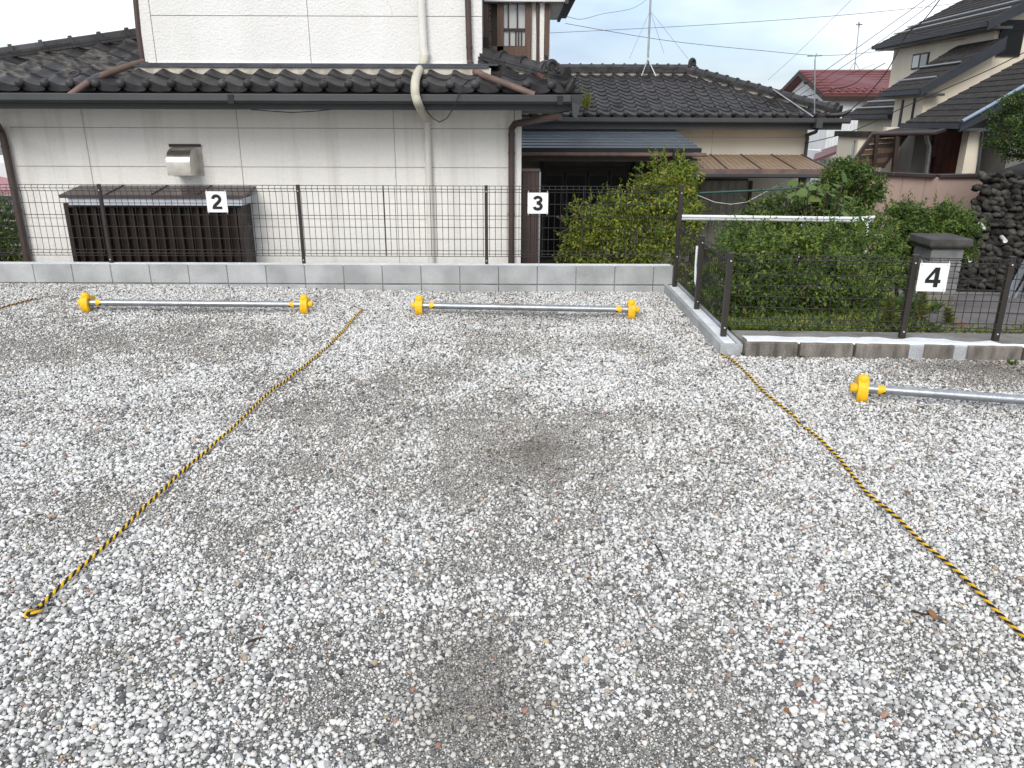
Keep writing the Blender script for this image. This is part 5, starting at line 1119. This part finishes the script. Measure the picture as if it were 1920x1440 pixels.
# evergreen on the cobble wall
tr = thing('clipped_pine', (P(1935, 330, 12.6).x, 12.6, P(1935, 330, 12.6).z-.1), 'dense dark evergreen tree standing above the cobblestone wall', 'tree')
crown(tr, [B(1905, 215, 12.4, .42, .42, .30), B(1890, 255, 12.3, .32, .35, .26), B(1925, 270, 12.3, .5, .4, .25), B(1965, 220, 12.5, .5, .5, .5), B(1915, 190, 12.5, .3, .3, .2), B(1960, 270, 12.4, .4, .4, .3)], 20000, .036, GM[2:]+GP+GD, 17, shell=.5, lumps=.4, freq=3.5)
part('trunk', MB().tube([P(1960, 345, 12.6), P(1945, 310, 12.6), P(1925, 293, 12.5), P(1895, 292, 12.4)], .06, 8, rs=[.09, .08, .05, .02]), 'bark', tr)
# tall weeds behind the fence
def weed(px, py0, py1, Y, label, seed, pal):
    g = np.random.default_rng(seed); a, b = P(px, py1, Y), P(px+g.uniform(-4, 12), py0, Y); t = thing('tall_weed', a, label, 'weed', 'tall weeds behind the fence')
    part('stem', MB().tube([a, a.lerp(b, .5)+Vector((.01, 0, 0)), b], .006, 5, rs=[.007, .005, .002]), 'bark', t)
    n = 130; u = g.random(n)**.8; pos = np.array([tuple(a.lerp(b, float(x))) for x in u])-np.array(ORG[t]); th = g.random(n)*6.28
    ax = np.stack([np.cos(th), np.sin(th), .5+.5*u], 1); ax /= np.linalg.norm(ax, axis=1)[:, None]; nr = np.tile([0, 0, 1.], (n, 1))+.3*unit(n, g); ln = .10*(1.1-.6*u)*(.7+.5*g.random(n))
    col = np.array(pal)[g.integers(0, len(pal), n)]; link('leaves', leaves(pos, ax, nr, ln, ln*.22, col, 'leaves'), t)
YW = [(.25, .27, .05), (.19, .24, .045), (.29, .27, .07), (.14, .19, .035)]
weed(1692, 522, 600, 6.35, 'tall narrow-leaved weed left of the fence post by number 4', 31, GM); weed(1668, 555, 605, 6.3, 'short weed with yellow-green leaves before the garden hedge', 32, YW)
weed(1728, 545, 605, 6.4, 'yellowing weed rising behind the number 4 plate', 33, YW); weed(1780, 580, 615, 6.6, 'small yellowed weed at the foot of the block pillar', 34, YW)
# grass and creeping weeds
def grass(name, label, n, xr, yf, h0, h1, pal, seed):
    g = np.random.default_rng(seed); x = g.uniform(*xr, n); y = yf(x, g.random(n)); z = garden_h(x, y); dens = vnoise(x, y, 3, seed)+.4*g.random(n); k = dens > .45; x, y, z = x[k], y[k], z[k]; n = len(x)
    th = g.random(n)*6.28; ax = np.stack([np.cos(th)*.6, np.sin(th)*.6, np.ones(n)*.8], 1)+.2*unit(n, g); ax /= np.linalg.norm(ax, axis=1)[:, None]; nr = np.stack([-np.cos(th), -np.sin(th), np.ones(n)*.6], 1); ln = g.uniform(h0, h1, n)*(.6+.8*vnoise(x, y, 2, seed+1))
    col = np.array(pal)[g.integers(0, len(pal), n)]*(.75+.5*g.random(n))[:, None]
    o = link(name, leaves(np.stack([x, y, z], 1), ax, nr, ln, ln*.28+.004, col, name)); return setp(o, label, 'grass', kind='stuff')
grass('garden_grass', 'short green grass and creeping weeds below the garden hedge', 15000, (1.8, 3.5), lambda x, r: 6.0+r*1.2, .04, .13, GM+YW, 41)
grass('path_weeds', 'sparse yellow-green weeds along the edge of the grey path', 2500, (3.2, 6.5), lambda x, r: 5.85+r**2*.6, .03, .10, YW, 43)
grass('yard_grass', 'rough grass on the sloping yard behind the shrubs', 9000, (1.8, 4.1), lambda x, r: 7.2+r*4.5, .05, .2, GD+GM, 44)
# tuft growing on the tiled roof
for px, py, sd_ in ((1082, 185, 51), (1098, 195, 52)):
    g = np.random.default_rng(sd_); n = 26; base = P(px, py+16, 16.25); pos = np.array([tuple(base)]*n)+g.normal(0, .05, (n, 3)); th = g.random(n)*6.28; ax = np.stack([np.cos(th)*.3, np.sin(th)*.3-.2, np.ones(n)], 1); ax /= np.linalg.norm(ax, axis=1)[:, None]
    t = thing('roof_weed', base, 'thin pale green weed sprouting on the tiled roof near the gutter corner', 'weed', 'weeds on the roof'); link('blades', leaves(pos-np.array(ORG[t]), ax, unit(n, g), g.uniform(.25, .5, n), np.full(n, .018), 1.0*np.array(YW)[g.integers(0, 4, n)], 'blades'), t)

# ------------------------------------------------------------------ aerials and overhead wires
an = thing('roof_aerial', P(1216, 140, 18.3), 'grey aerial mast on a tripod standing on the tiled ridge', 'aerial')
apx = P(1215, 108, 18.4); part('mast', MB().tube([apx, P(1221, -30, 18.4)], .022, 6), 'alu', an)
for px, py, Y in ((1203, 143, 18.2), (1230, 143, 18.2), (1217, 132, 18.7)): part('leg', MB().tube([apx, apx.lerp(P(px, py, Y), .35)+Vector((0, 0, -.02)), P(px, py, Y)], .016, 5), 'alu', an)
for px, py in ((1290, 110), (1180, 110), (1245, 100)): part('guy_wire', MB().tube([P(1219, 20, 18.4), P(px, py, 19)], .004, 4), 'alu', an)
a2 = thing('eave_aerial', P(1528, 214, 16), 'thin aerial mast with a small crossbar on the tiled eave corner', 'aerial')
part('mast', MB().tube([P(1527, 216, 15.95), P(1528, 112, 15.95)], .012, 5), 'alu', a2); part('crossbar', MB().tube([P(1514, 105, 15.95), P(1541, 104, 15.95)], .012, 5), 'alu', a2)
part('bracket', MB().tube([P(1450, 168, 16.9), P(1525, 219, 15.95)], .016, 5), 'alu', a2); part('guy_wire', MB().tube([P(1528, 112, 15.95), P(1531, 100, 15.95)], .01, 4), 'alu', a2)
a3 = thing('far_aerial', P(1606, 130, 37), 'thin aerial with a small finned head on the red roof', 'aerial')
part('mast', MB().tube([P(1602, 130, 37.5), P(1611, 44, 37.5)], .02, 5), 'alu', a3); part('head', MB().bar(P(1605, 46, 37.5), P(1617, 46, 37.5), .05, .06).bar(P(1610.5, 41, 37.5), P(1610.5, 52, 37.5), .05, .05), 'alu', a3)
for px in (1593, 1612): part('leg', MB().tube([P(1603, 116, 37.5), P(px, 131, 37)], .02, 4), 'alu', a3)
def line(pts, r, label, n=6, sag=0):
    P3 = [P(*p) for p in pts]; fin = []
    for i in range(len(P3)-1):
        for k in range(n):
            t = k/n; p0, p1_, p2_, p3 = P3[max(i-1, 0)], P3[i], P3[i+1], P3[min(i+2, len(P3)-1)]
            fin.append(.5*((2*p1_)+(p2_-p0)*t+(2*p0-5*p1_+4*p2_-p3)*t*t+(3*p1_-p0-3*p2_+p3)*t**3))
    fin.append(P3[-1]); return one('overhead_wire', MB().tube(fin, r*.65, 5), 'cable', label, 'wire', 'overhead wires')
line([(1028, 62, 26), (1300, 48, 26), (1560, 30, 25), (1780, 8, 24), (1860, -5, 24)], .010, 'thin wire running almost level across the sky above the roof aerial')
line([(1035, 37, 9.9), (1060, 31, 10.5), (1090, 36, 12), (1130, 26, 14), (1190, 14, 16), (1225, -12, 18)], .005, 'wavy thin wire leaving the dark eave of the upper bay')
line([(1060, 44, 22), (1250, 76, 23), (1440, 96, 24), (1545, 104, 25), (1660, 95, 25), (1800, 74, 23), (1930, 55, 21)], .010, 'long sagging wire crossing above the tiled hip and red roof')
line([(1606, -10, 22), (1500, 95, 24), (1440, 150, 26)], .006, 'faint thin wire slanting down the sky behind the hip')
line([(1745, -8, 17), (1600, 95, 20), (1480, 180, 24)], .011, 'straight service wire slanting over the red roof gable')
line([(1766, -8, 17), (1640, 85, 20), (1500, 178, 24)], .011, 'second service wire running just under the straight one over the red roof')
line([(1640, 120, 22), (1570, 150, 23), (1520, 180, 24)], .008, 'short thin wire over the red roof eave with snow stops')
line([(1766, -6, 15), (1730, 40, 15.2), (1700, 65, 15.5), (1668, 125, 15.6), (1632, 172, 15.8), (1588, 212, 16)], .016, 'thick black cable dropping from the sky to the hip roof corner')
line([(1925, 96, 14), (1850, 133, 14.5), (1712, 193, 15.3), (1600, 245, 16), (1508, 269, 16.4)], .013, 'twisted black cable passing in front of the stepped slate roofs')
line([(1660, 118, 18), (1625, 138, 18), (1600, 158, 18.5), (1560, 168, 19), (1500, 184, 20)], .014, 'black drop cable sagging in front of the red roof')
line([(1700, 62, 16), (1800, 66, 16), (1925, 40, 15)], .007, 'thin wire running along the cream wall below the top eave')

# ------------------------------------------------------------------ litter on the gravel
g = np.random.default_rng(77); 
def leaf_litter(px, py, s, rz, label=None):
    p = G(px, py, .02); c = Vector((p.x, p.y, float(lot_h(p.x, p.y))+.022)); a = Vector((math.cos(rz), math.sin(rz), .1)); sd_ = Vector((-math.sin(rz), math.cos(rz), .25))
    shp = [(-.5, 0, 0), (-.15, .28, .12), (.2, .22, .08), (.5, 0, .05), (.2, -.22, .10), (-.15, -.28, .05), (0, 0, -.05)]
    mb = MB().add([c+a*x*s+sd_*y*s+Vector((0, 0, z*s)) for x, y, z in shp], [(0,1,6),(1,2,6),(2,3,6),(3,4,6),(4,5,6),(5,0,6)])
    mb.add([v+Vector((0, 0, -.0015)) for v in mb.v[:6]], [(5, 4, 3, 2, 1, 0)])
    one('dry_leaf', mb, 'leaf_dry', label or 'curled dry brown leaf lying on open white gravel away from the ropes', 'leaf', 'dry leaves on the gravel')
for px, py, s, lb_ in ((722, 1083, .03, None), (1198, 1115, .035, None), (1748, 1155, .06, 'large brown leaf lying at the end of a thin twig'), (1700, 925, .05, 'brown leaf just right of the bend in the rope beside bay 4'), (372, 818, .03, None), (135, 772, .04, None),
                       (1215, 1060, .03, 'small brown leaf lying next to the dark curved twig'), (48, 838, .03, None), (1840, 960, .05, None), (1475, 1330, .03, None)): leaf_litter(px, py, s, float(g.uniform(0, 6)), lb_)
def tuft(px, py, h, label, seed):
    g = np.random.default_rng(seed); p = G(px, py, 0); c = np.array([p.x, p.y, float(lot_h(p.x, p.y))+.005]); n = 22; th = g.random(n)*6.28; ax = np.stack([np.cos(th)*.7, np.sin(th)*.7, np.ones(n)*.8], 1); ax /= np.linalg.norm(ax, axis=1)[:, None]
    t = thing('gravel_weed', c, label, 'weed', 'small weeds at the lot edge'); ln = g.uniform(.4, 1, n)*h; link('blades', leaves(g.normal(0, .012, (n, 3))*np.array([1, 1, 0]), ax, unit(n, g)+np.array([0, 0, .5]), ln, ln*.22+.003, np.array(GM)[g.integers(0, 5, n)], 'blades'), t)
tuft(1396, 667, .05, 'tiny green weed in the joint at the pale kerb end', 1); tuft(1897, 686, .06, 'tiny weed at the foot of the old kerb below the last post', 2); tuft(1500, 672, .035, 'tiny weed between two weathered kerb blocks on the gravel', 3)
def twig(pts, label): one('twig', MB().tube([G(px, py, .024) for px, py in pts], .0035, 5, rs=[.004]*(len(pts)-1)+[.002]), 'twig', label, 'twig', 'twigs on the gravel')
twig([(1228, 1020), (1238, 1036), (1246, 1056)], 'dark curved twig lying alone on the gravel between the ropes'); twig([(1708, 1145), (1735, 1152), (1758, 1150)], 'thin brown twig beside the dry leaf right of the long rope'); twig([(462, 1205), (480, 1198), (498, 1194)], 'small dark twig lying right of the rope loop')
